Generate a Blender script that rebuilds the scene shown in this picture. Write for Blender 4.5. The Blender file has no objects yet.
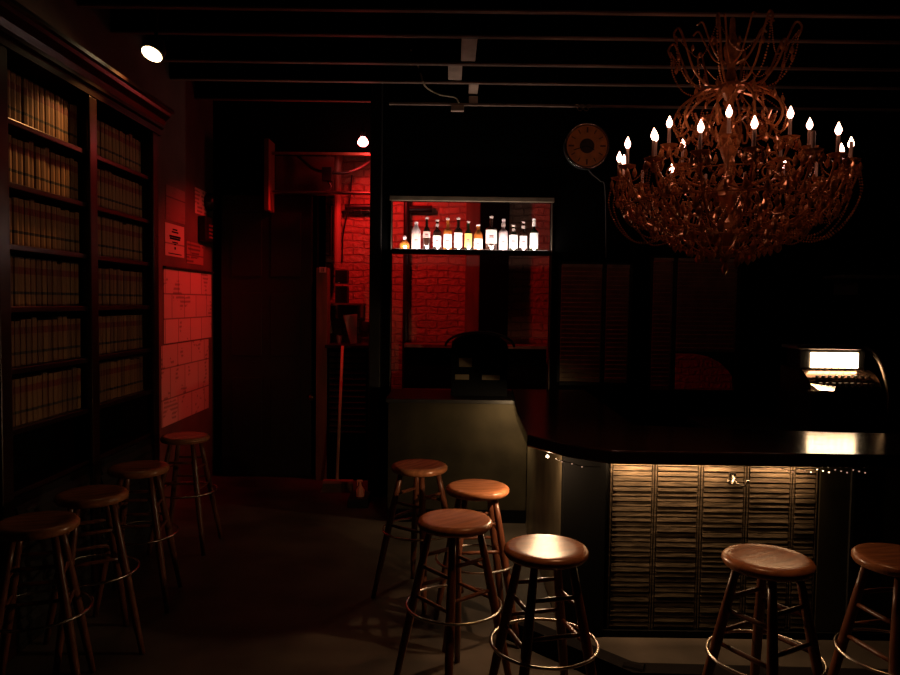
import bpy, bmesh, math, random
from mathutils import Vector, Matrix
random.seed(7)
sc = bpy.context.scene
C = sc.collection
PI = math.pi

# ------------------------------------------------------------------ camera
CAM_H = 1.68
F = 728.0
PITCH = math.radians(2.75)
ROLL = math.radians(0.75)
cam_d = bpy.data.cameras.new('camera')
cam = bpy.data.objects.new('camera', cam_d)
C.objects.link(cam)
cam_d.sensor_width = 36.0
cam_d.lens = F / 900.0 * 36.0
cam_d.clip_start = 0.05
CAM_M = (Matrix.Translation((0, 0, CAM_H)) @ Matrix.Rotation(PI/2 - PITCH, 4, 'X') @ Matrix.Rotation(ROLL, 4, 'Z'))
cam.matrix_world = CAM_M
sc.camera = cam


def at(px, py, Y):
    """photograph pixel -> point of the plane at depth Y"""
    d = CAM_M.to_3x3() @ Vector(((px - 450) / F, (337.5 - py) / F, -1))
    t = Y / d.y
    return Vector((d.x * t, Y, CAM_H + d.z * t))


# ------------------------------------------------------------------ world, exposure
w = bpy.data.worlds.new('world')
sc.world = w
w.use_nodes = True
w.node_tree.nodes['Background'].inputs[0].default_value = (0.5, 0.45, 0.4, 1)
w.node_tree.nodes['Background'].inputs[1].default_value = 0.0
sc.view_settings.view_transform = 'Standard'
sc.view_settings.look = 'None'
sc.view_settings.gamma = 1
sc.view_settings.exposure = 0.0
sc.view_settings.use_curve_mapping = False
sc.cycles.sample_clamp_indirect = 2.0
sc.cycles.sample_clamp_direct = 20.0
sc.cycles.max_bounces = 6

# light levels
E_RED = 42.0          # red bulb by the post (W)
E_SPOT = 60.0         # track spot above the bookcase (W)
E_CANDLE = 11.5      # candle bulb emission
E_SHELF = 7.0         # strip in front of the bottles (W)
E_BAR = 5.5           # strips under the bar top (W)
E_CORNER = 14.0       # bare bulb under the bar corner
E_DISPLAY = 16.0      # lit top of the register
E_DOWN = 95.0         # unseen pendant added to light the seats

# ------------------------------------------------------------------ materials
MATS = {}


def mat(name, col, rough=0.5, metal=0.0, spec=0.5, var=0.0, scale=8.0, bump=0.0, emit=None, es=0.0, stretch=None, alpha=None, trans=0.0, coat=0.0):
    if name in MATS:
        return MATS[name]
    m = bpy.data.materials.new(name)
    m.use_nodes = True
    nt = m.node_tree
    b = nt.nodes['Principled BSDF']
    b.inputs['Base Color'].default_value = (*col, 1)
    b.inputs['Roughness'].default_value = rough
    b.inputs['Metallic'].default_value = metal
    b.inputs['Specular IOR Level'].default_value = spec
    b.inputs['Transmission Weight'].default_value = trans
    b.inputs['Coat Weight'].default_value = coat
    if emit:
        b.inputs['Emission Color'].default_value = (*emit, 1)
        b.inputs['Emission Strength'].default_value = es
    if var > 0 or bump > 0:
        tc = nt.nodes.new('ShaderNodeTexCoord')
        mp = nt.nodes.new('ShaderNodeMapping')
        if stretch:
            mp.inputs['Scale'].default_value = stretch
        nz = nt.nodes.new('ShaderNodeTexNoise')
        nz.inputs['Scale'].default_value = scale
        nz.inputs['Detail'].default_value = 5
        nt.links.new(tc.outputs['Object'], mp.inputs[0])
        nt.links.new(mp.outputs[0], nz.inputs['Vector'])
        if var > 0:
            r = nt.nodes.new('ShaderNodeMix')
            r.data_type = 'RGBA'
            r.inputs['A'].default_value = (*[c * (1 - var) for c in col], 1)
            r.inputs['B'].default_value = (*[min(1, c * (1 + var)) for c in col], 1)
            cr = nt.nodes.new('ShaderNodeMapRange')
            cr.inputs['From Min'].default_value = 0.3
            cr.inputs['From Max'].default_value = 0.7
            nt.links.new(nz.outputs['Fac'], cr.inputs['Value'])
            nt.links.new(cr.outputs[0], r.inputs['Factor'])
            nt.links.new(r.outputs['Result'], b.inputs['Base Color'])
        if bump > 0:
            bp = nt.nodes.new('ShaderNodeBump')
            bp.inputs['Strength'].default_value = bump
            bp.inputs['Distance'].default_value = 0.02
            nt.links.new(nz.outputs['Fac'], bp.inputs['Height'])
            nt.links.new(bp.outputs[0], b.inputs['Normal'])
    MATS[name] = m
    return m


def emis(name, col, s):
    if name in MATS:
        return MATS[name]
    m = bpy.data.materials.new(name)
    m.use_nodes = True
    nt = m.node_tree
    nt.nodes.clear()
    o = nt.nodes.new('ShaderNodeOutputMaterial')
    e = nt.nodes.new('ShaderNodeEmission')
    e.inputs[0].default_value = (*col, 1)
    e.inputs[1].default_value = s
    nt.links.new(e.outputs[0], o.inputs[0])
    MATS[name] = m
    return m


def brick_mat():
    m = bpy.data.materials.new('painted_brick')
    m.use_nodes = True
    nt = m.node_tree
    b = nt.nodes['Principled BSDF']
    tc = nt.nodes.new('ShaderNodeTexCoord')
    mp = nt.nodes.new('ShaderNodeMapping')
    mp.inputs['Rotation'].default_value = (PI/2, 0, 0)
    nz = nt.nodes.new('ShaderNodeTexNoise')
    nz.inputs['Scale'].default_value = 5
    nz.inputs['Detail'].default_value = 4
    nzf = nt.nodes.new('ShaderNodeTexNoise')
    nzf.inputs['Scale'].default_value = 28
    add = nt.nodes.new('ShaderNodeVectorMath')
    add.operation = 'MULTIPLY_ADD'
    add.inputs[1].default_value = (0.05, 0.07, 0.05)
    br = nt.nodes.new('ShaderNodeTexBrick')
    br.inputs['Scale'].default_value = 1.0
    br.inputs['Brick Width'].default_value = 0.215
    br.inputs['Row Height'].default_value = 0.0725
    br.inputs['Mortar Size'].default_value = 0.009
    br.inputs['Mortar Smooth'].default_value = 0.5
    br.inputs['Color1'].default_value = (0.50, 0.25, 0.17, 1)
    br.inputs['Color2'].default_value = (0.40, 0.19, 0.13, 1)
    br.inputs['Mortar'].default_value = (0.33, 0.16, 0.12, 1)
    L = nt.links.new
    L(tc.outputs['Object'], mp.inputs[0])
    L(mp.outputs[0], nz.inputs['Vector'])
    L(tc.outputs['Object'], nzf.inputs['Vector'])
    L(nz.outputs['Color'], add.inputs[0])
    L(mp.outputs[0], add.inputs[2])
    L(add.outputs[0], br.inputs['Vector'])
    L(br.outputs['Color'], b.inputs['Base Color'])
    mx = nt.nodes.new('ShaderNodeMath')
    mx.operation = 'MULTIPLY_ADD'
    mx.inputs[1].default_value = -1.0
    sc2 = nt.nodes.new('ShaderNodeMath')
    sc2.operation = 'MULTIPLY'
    sc2.inputs[1].default_value = 0.7
    L(nzf.outputs['Fac'], sc2.inputs[0])
    L(br.outputs['Fac'], mx.inputs[0])
    L(sc2.outputs[0], mx.inputs[2])
    bp = nt.nodes.new('ShaderNodeBump')
    bp.inputs['Strength'].default_value = 1.0
    bp.inputs['Distance'].default_value = 0.03
    L(mx.outputs[0], bp.inputs['Height'])
    L(bp.outputs[0], b.inputs['Normal'])
    b.inputs['Roughness'].default_value = 0.6
    return m


def book_mat(name, base, band1, band2):
    """cloth spine with two horizontal title bands, placed along the book's own height"""
    m = bpy.data.materials.new(name)
    m.use_nodes = True
    nt = m.node_tree
    b = nt.nodes['Principled BSDF']
    tc = nt.nodes.new('ShaderNodeTexCoord')
    sp = nt.nodes.new('ShaderNodeSeparateXYZ')
    cr = nt.nodes.new('ShaderNodeValToRGB')
    cr.color_ramp.interpolation = 'CONSTANT'
    e = cr.color_ramp.elements
    e[0].position = 0
    e[0].color = (*base, 1)
    e[1].position = 0.24
    e[1].color = (*band2, 1)
    for p, c in ((0.30, base), (0.66, band1), (0.80, base), (0.97, band2)):
        k = e.new(p)
        k.color = (*c, 1)
    mr = nt.nodes.new('ShaderNodeMapRange')
    mr.inputs['From Max'].default_value = 0.235
    nt.links.new(tc.outputs['Object'], sp.inputs[0])
    nt.links.new(sp.outputs['Z'], mr.inputs['Value'])
    nt.links.new(mr.outputs[0], cr.inputs[0])
    nt.links.new(cr.outputs[0], b.inputs['Base Color'])
    b.inputs['Roughness'].default_value = 0.6
    return m


def paper_mat(name, col, cols=3, rows=6, ink=0.7, dens=0.5, seed=0.0, rot=True):
    """sheet with blocks of small print"""
    m = bpy.data.materials.new(name)
    m.use_nodes = True
    nt = m.node_tree
    b = nt.nodes['Principled BSDF']
    L = nt.links.new
    tc = nt.nodes.new('ShaderNodeTexCoord')
    mp = nt.nodes.new('ShaderNodeMapping')
    if rot:
        mp.inputs['Rotation'].default_value = (PI/2, 0, 0)
        mp.inputs['Location'].default_value = (seed, seed, 0)
    br = nt.nodes.new('ShaderNodeTexBrick')
    br.inputs['Scale'].default_value = 1
    br.inputs['Brick Width'].default_value = 1.0 / cols
    br.inputs['Row Height'].default_value = 1.0 / rows
    br.inputs['Mortar Size'].default_value = 0.006
    br.inputs['Color1'].default_value = (*col, 1)
    br.inputs['Color2'].default_value = (*[c * 0.85 for c in col], 1)
    br.inputs['Mortar'].default_value = (*[c * 0.35 for c in col], 1)
    nz = nt.nodes.new('ShaderNodeTexNoise')
    nz.inputs['Scale'].default_value = 6
    wv = nt.nodes.new('ShaderNodeTexWave')
    wv.bands_direction = 'Z'
    wv.inputs['Scale'].default_value = 9
    wv.inputs['Distortion'].default_value = 0.6
    th = nt.nodes.new('ShaderNodeMath')
    th.operation = 'GREATER_THAN'
    th.inputs[1].default_value = dens
    ml = nt.nodes.new('ShaderNodeMath')
    ml.operation = 'MULTIPLY'
    mk = nt.nodes.new('ShaderNodeMath')
    mk.operation = 'MULTIPLY'
    mk.inputs[1].default_value = ink
    mx = nt.nodes.new('ShaderNodeMix')
    mx.data_type = 'RGBA'
    mx.inputs['B'].default_value = (0.02, 0.015, 0.015, 1)
    # the sheets hang on the left wall: Y runs along the wall
    sw = nt.nodes.new('ShaderNodeSeparateXYZ')
    cb = nt.nodes.new('ShaderNodeCombineXYZ')
    L(tc.outputs['Object'], sw.inputs[0])
    L(sw.outputs['Y'], cb.inputs['X'])
    L(sw.outputs['Z'], cb.inputs['Y'])
    ofs = nt.nodes.new('ShaderNodeVectorMath')
    ofs.inputs[1].default_value = (seed, seed * 1.7, 0)
    L(cb.outputs[0], ofs.inputs[0])
    L(ofs.outputs[0], br.inputs['Vector'])
    ofs2 = nt.nodes.new('ShaderNodeVectorMath')
    ofs2.inputs[1].default_value = (seed * 3, seed, seed)
    L(tc.outputs['Object'], ofs2.inputs[0])
    L(ofs2.outputs[0], nz.inputs['Vector'])
    L(tc.outputs['Object'], wv.inputs['Vector'])
    L(nz.outputs['Fac'], th.inputs[0])
    L(wv.outputs['Fac'], ml.inputs[0])
    L(th.outputs[0], ml.inputs[1])
    L(ml.outputs[0], mk.inputs[0])
    L(br.outputs['Color'], mx.inputs['A'])
    L(mk.outputs[0], mx.inputs['Factor'])
    L(mx.outputs['Result'], b.inputs['Base Color'])
    b.inputs['Roughness'].default_value = 0.7
    return m


M_BLACK = mat('black_paint', (0.012, 0.011, 0.010), 0.55, spec=0.3, var=0.4, scale=5)
M_BLACKG = mat('black_gloss', (0.010, 0.009, 0.008), 0.3, spec=0.4, var=0.3, scale=5, bump=0.05)
M_VOID = mat('dull_black', (0.003, 0.003, 0.003), 0.95, spec=0.04)
M_FLOOR = mat('worn_concrete', (0.058, 0.045, 0.034), 0.55, spec=0.3, var=0.55, scale=2.3, bump=0.15)
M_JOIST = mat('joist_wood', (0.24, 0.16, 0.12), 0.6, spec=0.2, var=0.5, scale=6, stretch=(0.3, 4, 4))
M_PALE = mat('bare_pine', (0.42, 0.30, 0.22), 0.7, var=0.25, scale=6)
M_SEAT = mat('stool_seat_wood', (0.34, 0.13, 0.055), 0.27, spec=0.5, var=0.35, scale=7, stretch=(1, 7, 1), bump=0.03)
M_LEG = mat('stool_leg_wood', (0.13, 0.042, 0.02), 0.32, spec=0.5, var=0.35, scale=12, stretch=(5, 5, 0.5))
M_STEEL = mat('brushed_steel', (0.62, 0.55, 0.48), 0.24, 1.0, var=0.1, scale=30)
M_BRASS = mat('aged_brass', (0.30, 0.16, 0.075), 0.32, 1.0, var=0.3, scale=30)
M_CASE = mat('dark_mahogany', (0.018, 0.005, 0.003), 0.28, spec=0.35, var=0.4, scale=6, stretch=(4, 0.5, 4))
M_RAWBAR = mat('bar_front_wood', (0.040, 0.029, 0.018), 0.5, spec=0.25, var=0.75, scale=14, stretch=(0.7, 1, 5), bump=0.25)
M_BARTOP = mat('bar_top_wood', (0.012, 0.005, 0.003), 0.16, spec=0.45, var=0.4, scale=5, stretch=(0.5, 4, 1), bump=0.03)
M_PLAST = mat('olive_side_sheet', (0.17, 0.14, 0.085), 0.38, spec=0.5, var=0.5, scale=3.5, bump=0.3)
M_BRICK = brick_mat()
M_TRIM = mat('painted_trim', (0.22, 0.17, 0.11), 0.5, var=0.3)
M_REDB = mat('varnished_board', (0.20, 0.08, 0.05), 0.45, var=0.3, scale=5, stretch=(3, 3, 0.5))
M_SLAT = mat('blind_slat', (0.26, 0.17, 0.11), 0.55, var=0.3, scale=9)
M_CRYS = mat('smoky_crystal', (0.70, 0.28, 0.095), 0.16, 0.35, spec=0.9, var=0.4, scale=25)
M_SLEEVE = mat('candle_sleeve', (0.50, 0.33, 0.24), 0.5, spec=0.3)
M_FLAME = emis('flame_bulb', (1.0, 0.48, 0.36), E_CANDLE)
M_REDLAMP = emis('red_bulb', (1.0, 0.10, 0.09), 300.0)
M_REDCORE = M_REDLAMP

# ------------------------------------------------------------------ helpers


def obj(name, bm, m, parent=None, smooth=False, flat_angle=None):
    me = bpy.data.meshes.new(name)
    bmesh.ops.recalc_face_normals(bm, faces=bm.faces)
    if smooth:
        for f in bm.faces:
            f.smooth = True
    bm.to_mesh(me)
    bm.free()
    if smooth and flat_angle:
        me.set_sharp_from_angle(angle=math.radians(flat_angle))
    for x in (m if isinstance(m, (list, tuple)) else [m]):
        me.materials.append(x)
    o = bpy.data.objects.new(name, me)
    C.objects.link(o)
    if parent:
        o.parent = parent
    return o


def tag(o, label, cat, group=None, kind=None):
    if label:
        o['label'] = label
    if cat:
        o['category'] = cat
    if group:
        o['group'] = group
    if kind:
        o['kind'] = kind
    return o


def thing(name, label, cat, loc=(0, 0, 0), rz=0, group=None):
    o = bpy.data.objects.new(name, None)
    o.empty_display_size = 0.1
    C.objects.link(o)
    o.location = loc
    o.rotation_euler = (0, 0, rz)
    return tag(o, label, cat, group)


def struct(name, bm, m, parent=None):
    o = obj(name, bm, m, parent)
    if not parent:
        o['kind'] = 'structure'
    return o


def dup(root, loc, rz=0, label=None, group=None):
    r = root.copy()
    C.objects.link(r)
    r.location = loc
    r.rotation_euler = (0, 0, rz)
    if label:
        r['label'] = label
    if group:
        r['group'] = group
    for ch in list(root.children):
        c = ch.copy()
        C.objects.link(c)
        c.parent = r
        for g in list(ch.children):
            d = g.copy()
            C.objects.link(d)
            d.parent = c
    return r


def setmi(faces, mi):
    for f in faces:
        f.material_index = mi


def box(bm, x0, x1, y0, y1, z0, z1, mi=0, bev=0.0):
    M = Matrix.Translation(((x0+x1)/2, (y0+y1)/2, (z0+z1)/2)) @ Matrix.Diagonal((abs(x1-x0), abs(y1-y0), abs(z1-z0), 1))
    r = bmesh.ops.create_cube(bm, size=1, matrix=M)
    fs = set(f for v in r['verts'] for f in v.link_faces)
    setmi(fs, mi)
    if bev > 0:
        es = set(e for v in r['verts'] for e in v.link_edges)
        bmesh.ops.bevel(bm, geom=list(es), offset=bev, segments=2, affect='EDGES', profile=0.5)
    return bm


def B(x0, x1, y0, y1, z0, z1, bev=0.0):
    return box(bmesh.new(), x0, x1, y0, y1, z0, z1, 0, bev)


def tube(bm, pts, r, n=8, closed=False, caps=True, mi=0):
    pts = [Vector(p) for p in pts]
    N = len(pts)
    rs = r if isinstance(r, (list, tuple)) else [r] * N
    rings = []
    prev = None
    for i, p in enumerate(pts):
        if closed:
            t = pts[(i+1) % N] - pts[(i-1) % N]
        else:
            t = pts[min(i+1, N-1)] - pts[max(i-1, 0)]
        t.normalize()
        if prev is None:
            a = Vector((0, 0, 1)) if abs(t.z) < 0.9 else Vector((1, 0, 0))
            u = t.cross(a).normalized()
        else:
            u = (prev - t * prev.dot(t)).normalized()
        prev = u
        v = t.cross(u)
        rings.append([bm.verts.new(p + (u * math.cos(2*PI*k/n) + v * math.sin(2*PI*k/n)) * rs[i]) for k in range(n)])
    last = N if closed else N - 1
    for i in range(last):
        a, b = rings[i], rings[(i+1) % N]
        for k in range(n):
            f = bm.faces.new((a[k], a[(k+1) % n], b[(k+1) % n], b[k]))
            f.material_index = mi
    if caps and not closed:
        bm.faces.new(rings[0]).material_index = mi
        bm.faces.new(rings[-1]).material_index = mi
    return bm


def lathe(bm, prof, n=24, c=(0, 0, 0), mi=0):
    """prof: list of (r, z) from bottom to top"""
    rings = []
    for r, z in prof:
        if r < 1e-6:
            rings.append([bm.verts.new((c[0], c[1], c[2] + z))])
        else:
            rings.append([bm.verts.new((c[0] + r*math.cos(2*PI*k/n), c[1] + r*math.sin(2*PI*k/n), c[2] + z)) for k in range(n)])
    for a, b in zip(rings, rings[1:]):
        if len(a) == 1 and len(b) == 1:
            continue
        for k in range(n):
            k2 = (k+1) % n
            if len(a) == 1:
                f = bm.faces.new((a[0], b[k2], b[k]))
            elif len(b) == 1:
                f = bm.faces.new((a[k], a[k2], b[0]))
            else:
                f = bm.faces.new((a[k], a[k2], b[k2], b[k]))
            f.material_index = mi
    for rg in (rings[0], rings[-1]):
        if len(rg) > 1:
            bm.faces.new(rg).material_index = mi
    return bm


def prism(bm, poly, z0, z1, mi=0):
    a = [bm.verts.new((x, y, z0)) for x, y in poly]
    b = [bm.verts.new((x, y, z1)) for x, y in poly]
    n = len(poly)
    fs = [bm.faces.new(a), bm.faces.new(b)]
    for k in range(n):
        fs.append(bm.faces.new((a[k], a[(k+1) % n], b[(k+1) % n], b[k])))
    setmi(fs, mi)
    return bm


def prism_x(bm, poly, x0, x1, mi=0):
    """poly in (y, z), extruded along x"""
    a = [bm.verts.new((x0, y, z)) for y, z in poly]
    b = [bm.verts.new((x1, y, z)) for y, z in poly]
    n = len(poly)
    fs = [bm.faces.new(a), bm.faces.new(b)]
    for k in range(n):
        fs.append(bm.faces.new((a[k], a[(k+1) % n], b[(k+1) % n], b[k])))
    setmi(fs, mi)
    return bm


def prism_y(bm, poly, y0, y1, mi=0):
    """poly in (x, z), extruded along y"""
    a = [bm.verts.new((x, y0, z)) for x, z in poly]
    b = [bm.verts.new((x, y1, z)) for x, z in poly]
    n = len(poly)
    fs = [bm.faces.new(a), bm.faces.new(b)]
    for k in range(n):
        fs.append(bm.faces.new((a[k], a[(k+1) % n], b[(k+1) % n], b[k])))
    setmi(fs, mi)
    return bm


def spline(pts, n=6):
    """Catmull-Rom through pts"""
    P = [Vector(p) for p in pts]
    P = [P[0]*2 - P[1]] + P + [P[-1]*2 - P[-2]]
    out = []
    for i in range(1, len(P) - 2):
        for k in range(n):
            t = k / n
            a, b, c, d = P[i-1], P[i], P[i+1], P[i+2]
            out.append(0.5 * ((2*b) + (c-a)*t + (2*a-5*b+4*c-d)*t*t + (3*b-a-3*c+d)*t**3))
    out.append(P[-2])
    return out


def resample(pts, step):
    out = [pts[0].copy()]
    acc = 0
    for a, b in zip(pts, pts[1:]):
        L = (b-a).length
        d = step - acc
        while d <= L and L > 0:
            out.append(a + (b-a) * (d/L))
            d += step
        acc = L - (d - step)
    return out


def octa(bm, p, r, h=None):
    h = h or r
    v = [bm.verts.new(p + Vector(q)) for q in ((r, 0, 0), (0, r, 0), (-r, 0, 0), (0, -r, 0), (0, 0, h), (0, 0, -h))]
    for k in range(4):
        bm.faces.new((v[k], v[(k+1) % 4], v[4]))
        bm.faces.new((v[(k+1) % 4], v[k], v[5]))


def beads(bm, pts, r=0.008, step=None):
    for p in resample(pts, step or r * 2.1):
        octa(bm, p, r)
    return bm


def drop(bm, p, s=1.0, n=6, rot=0):
    """faceted pear-shaped prism hanging from p"""
    prof = ((0.0, -0.062), (0.012, -0.045), (0.014, -0.034), (0.006, -0.012), (0.0, -0.006))
    rings = []
    for r, z in prof:
        if r == 0:
            rings.append([bm.verts.new(p + Vector((0, 0, z*s)))])
        else:
            rings.append([bm.verts.new(p + Vector((r*s*math.cos(2*PI*k/n+rot), r*s*math.sin(2*PI*k/n+rot), z*s))) for k in range(n)])
    for a, b in zip(rings, rings[1:]):
        for k in range(n):
            k2 = (k+1) % n
            if len(a) == 1:
                bm.faces.new((a[0], b[k2], b[k]))
            elif len(b) == 1:
                bm.faces.new((a[k], a[k2], b[0]))
            else:
                bm.faces.new((a[k], a[k2], b[k2], b[k]))
    octa(bm, p, 0.005*s)


def area_light(name, loc, target, size, size_y, power, col, parent=None, spread=PI):
    l = bpy.data.lights.new(name, 'AREA')
    l.shape = 'RECTANGLE'
    l.size = size
    l.size_y = size_y
    l.energy = power
    l.color = col
    l.spread = spread
    o = bpy.data.objects.new(name, l)
    C.objects.link(o)
    o.location = loc
    o.rotation_euler = (Vector(target) - Vector(loc)).to_track_quat('-Z', 'Y').to_euler()
    if parent:
        o.parent = parent
        o.location = Vector(loc) - parent.location
    return o


# ================================================================== SETTING
XL, XR, YB, ZC = -2.25, 4.2, -1.6, 3.66
YF = 6.25      # wall with the pass-through opening
YBR = 7.4      # brick wall of the passage behind it
struct('floor', B(XL-0.2, XR+0.2, YB-0.2, YBR+0.1, -0.1, 0.0), M_FLOOR)
struct('ceiling', B(XL-0.2, XR+0.2, YB-0.2, YBR+0.1, ZC, ZC+0.1), M_VOID)
struct('wall_left', B(XL-0.12, XL, YB, YBR, 0, ZC), mat('dull_plaster', (0.10, 0.06, 0.045), 0.7, var=0.35, scale=3))
struct('wall_right', B(XR, XR+0.12, YB, YBR, 0, ZC), M_VOID)
struct('wall_front', B(XL, XR, YB-0.12, YB, 0, ZC), M_VOID)
struct('wall_back', B(-1.27, XR, YBR, YBR+0.12, 0, ZC), M_BRICK)

# black partition holding the dark door, left of the passage
struct('wall_door', B(XL, -1.27, 6.92, 7.02, 0, ZC), M_VOID)
# header that hangs above the passage mouth
struct('wall_header', B(-1.27, -0.72, 6.92, 7.02, 3.07, ZC), M_VOID)

# wall with the bottle opening and two blind-covered windows
a = at(392, 200, YF)
b_ = at(551, 250, YF)
OX0, OX1 = a.x, b_.x
OZ1 = a.z
OZ0 = at(450, 398, YF).z
W1X0, W1X1 = at(558, 300, YF).x, at(633, 300, YF).x
W1Z0, W1Z1 = at(600, 386, YF).z, at(600, 262, YF).z
W2X0, W2X1 = at(650, 300, YF).x, at(741, 300, YF).x
W2Z0, W2Z1 = at(700, 394, YF).z, at(700, 256, YF).z
PX0 = at(371, 300, YF).x
T = 0.10
bm = bmesh.new()
box(bm, PX0, OX0, YF, YF+T, 0, ZC)
box(bm, OX0, OX1, YF, YF+T, 0, OZ0)
box(bm, OX0, OX1, YF, YF+T, OZ1, ZC)
box(bm, OX1, W1X0, YF, YF+T, 0, ZC)
box(bm, W1X0, W1X1, YF, YF+T, 0, W1Z0)
box(bm, W1X0, W1X1, YF, YF+T, W1Z1, ZC)
box(bm, W1X1, W2X0, YF, YF+T, 0, ZC)
box(bm, W2X0, W2X1, YF, YF+T, 0, W2Z0)
box(bm, W2X0, W2X1, YF, YF+T, W2Z1, ZC)
box(bm, W2X1, XR, YF, YF+T, 0, ZC)
struct('wall_bar', bm, M_VOID)
# trim round the bottle opening
bm = bmesh.new()
box(bm, OX0-0.02, OX1+0.02, YF-0.025, YF, OZ1-0.005, OZ1+0.035, 0, 0.004)
struct('trim_1', bm, M_TRIM)
bm = bmesh.new()
box(bm, OX1-0.004, OX1+0.008, YF-0.02, YF, OZ0, OZ1-0.006, 0, 0.002)
box(bm, OX0-0.008, OX0+0.003, YF-0.02, YF, OZ0, OZ1-0.006, 0, 0.002)
struct('trim_4', bm, mat('dark_trim', (0.06, 0.045, 0.03), 0.5))
bm = bmesh.new()
box(bm, PX0-0.01, PX0+0.09, YF-0.06, YF, 0, ZC, 0, 0.01)
struct('trim_2', bm, M_BLACK)

# joists across the room: sides coloured black for shade, undersides pale as if lit
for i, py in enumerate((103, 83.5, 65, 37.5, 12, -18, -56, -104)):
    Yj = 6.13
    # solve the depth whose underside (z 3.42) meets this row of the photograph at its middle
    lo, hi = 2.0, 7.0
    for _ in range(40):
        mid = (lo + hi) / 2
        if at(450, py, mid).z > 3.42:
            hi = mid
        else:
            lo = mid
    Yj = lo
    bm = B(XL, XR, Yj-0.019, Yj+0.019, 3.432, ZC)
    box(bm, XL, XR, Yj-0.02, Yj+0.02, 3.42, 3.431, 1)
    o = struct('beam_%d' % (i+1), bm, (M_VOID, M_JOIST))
    if i == 0:
        J0 = Yj


def joist_y(py):
    lo, hi = 2.0, 7.0
    for _ in range(40):
        mid = (lo + hi) / 2
        if at(450, py, mid).z > 3.42:
            hi = mid
        else:
            lo = mid
    return lo


JY = [joist_y(p) for p in (103, 83.5, 65, 37.5, 12)]
# pale blocking pieces between the joists
for i, (x0, x1, k) in enumerate(((469, 478, 0), (448, 462, 1), (461, 476, 2))):
    ya, yb = JY[k] + (-0.02), JY[k+1] + 0.02
    pa, pb = at(x0, 80, (ya+yb)/2), at(x1, 80, (ya+yb)/2)
    o = obj('joist_block', B(pa.x, pb.x, yb, ya, 3.44, 3.53, 0.003), M_PALE)
    tag(o, ['pale wooden block between the two joists nearest the back wall', 'pale wooden block in the second gap between joists',
            'tan wooden block in the third joist gap, closest to the viewer'][i], 'wood block', 'blocking between the ceiling joists')
yl = YF - 0.03
zl = at(500, 104.5, yl).z
struct('trim_5', B(at(389, 104, yl).x, XR, yl, YF, zl-0.009, zl+0.009, 0.002), M_JOIST)
pa, pb = at(469, 90, yl), at(478, 90, yl)
o = obj('wall_cleat', B(pa.x, pb.x, yl, YF, zl+0.009, 3.42, 0.002), M_PALE)
tag(o, 'pale upright cleat between the wall ledger and the last joist', 'wood block')
pa, pb = at(451, 106, yl), at(464, 106, yl)
bm = B(pa.x, pb.x, YF-0.045, YF-0.001, zl-0.06, zl-0.0095, 0.004)
o = obj('junction_box', bm, M_PALE)
tag(o, 'small pale electrical box fixed under the ledger on the back wall', 'junction box')
yc = YF - 0.06
pts2 = spline([at(411, 50, JY[2]-0.03), at(418, 66, JY[1]-0.03), at(424, 84, JY[1]-0.03), at(430, 90, yc), at(441, 95, yc), at(455, 97.5, yc), at(459, 103, yc)])
bm = bmesh.new()
tube(bm, pts2, 0.007, 6)
tag(obj('cable', bm, mat('pale_cable', (0.4, 0.32, 0.2), 0.5)), 'thin pale cable looping between the ceiling joists', 'cable')

# ---------------------------------------------------------------- opening details: passage behind
M_POLE = mat('black_pipe', (0.01, 0.009, 0.009), 0.4)
p0, p1 = at(402.5, 300, 7.33), at(409, 300, 7.33)
bm = bmesh.new()
tube(bm, [((p0.x+p1.x)/2, 7.36, 0.0), ((p0.x+p1.x)/2, 7.36, ZC)], (p1.x-p0.x)/2, 12)
tag(obj('standing_pipe', bm, M_POLE), 'black vertical pipe in front of the red brick, behind the bottles', 'pipe')
bm = bmesh.new()
pa, pb = at(409.5, 209, 7.36), at(432, 209, 7.36)
tube(bm, [pa, pb], 0.035, 10)
tag(obj('pipe_stub', bm, M_POLE), 'short black horizontal pipe on the red brick above the bottles', 'pipe')
pa, pb = at(465, 300, 7.34), at(479, 300, 7.34)
bm = B(pa.x, pb.x, 7.34, 7.399, 0, ZC, 0.004)
struct('trim_3', bm, M_REDB)
pa, pb = at(479.5, 300, 7.3), at(508, 300, 7.3)
zb = at(480, 337, 7.3).z
bm = B(pa.x, pb.x, 7.28, 7.399, zb, ZC-0.1, 0.004)
tag(obj('wall_panel', bm, M_VOID), 'tall black panel on the brick behind the taller bottles', 'panel')
# wide black board and ledge under it
pa, pb = at(405, 343, 7.25), at(545, 343, 7.25)
t = thing('passage_counter', 'dark cabinet with a reddish ledge against the brick, seen below the bottle shelf', 'cabinet', ((pa.x+pb.x)/2, 7.25, 0))
w2 = (pb.x-pa.x)/2
zc_ = pa.z
obj('ledge', B(-w2, w2, -0.17, 0.07, zc_-0.035, zc_, 0.004), M_REDB, t)
obj('cabinet_body', B(-w2, w2, -0.12, 0.07, 0.0, zc_-0.035), M_VOID, t)
obj('kick_rail', B(-w2, w2, -0.15, -0.12, zc_-0.52, zc_-0.44), M_REDB, t)

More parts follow.
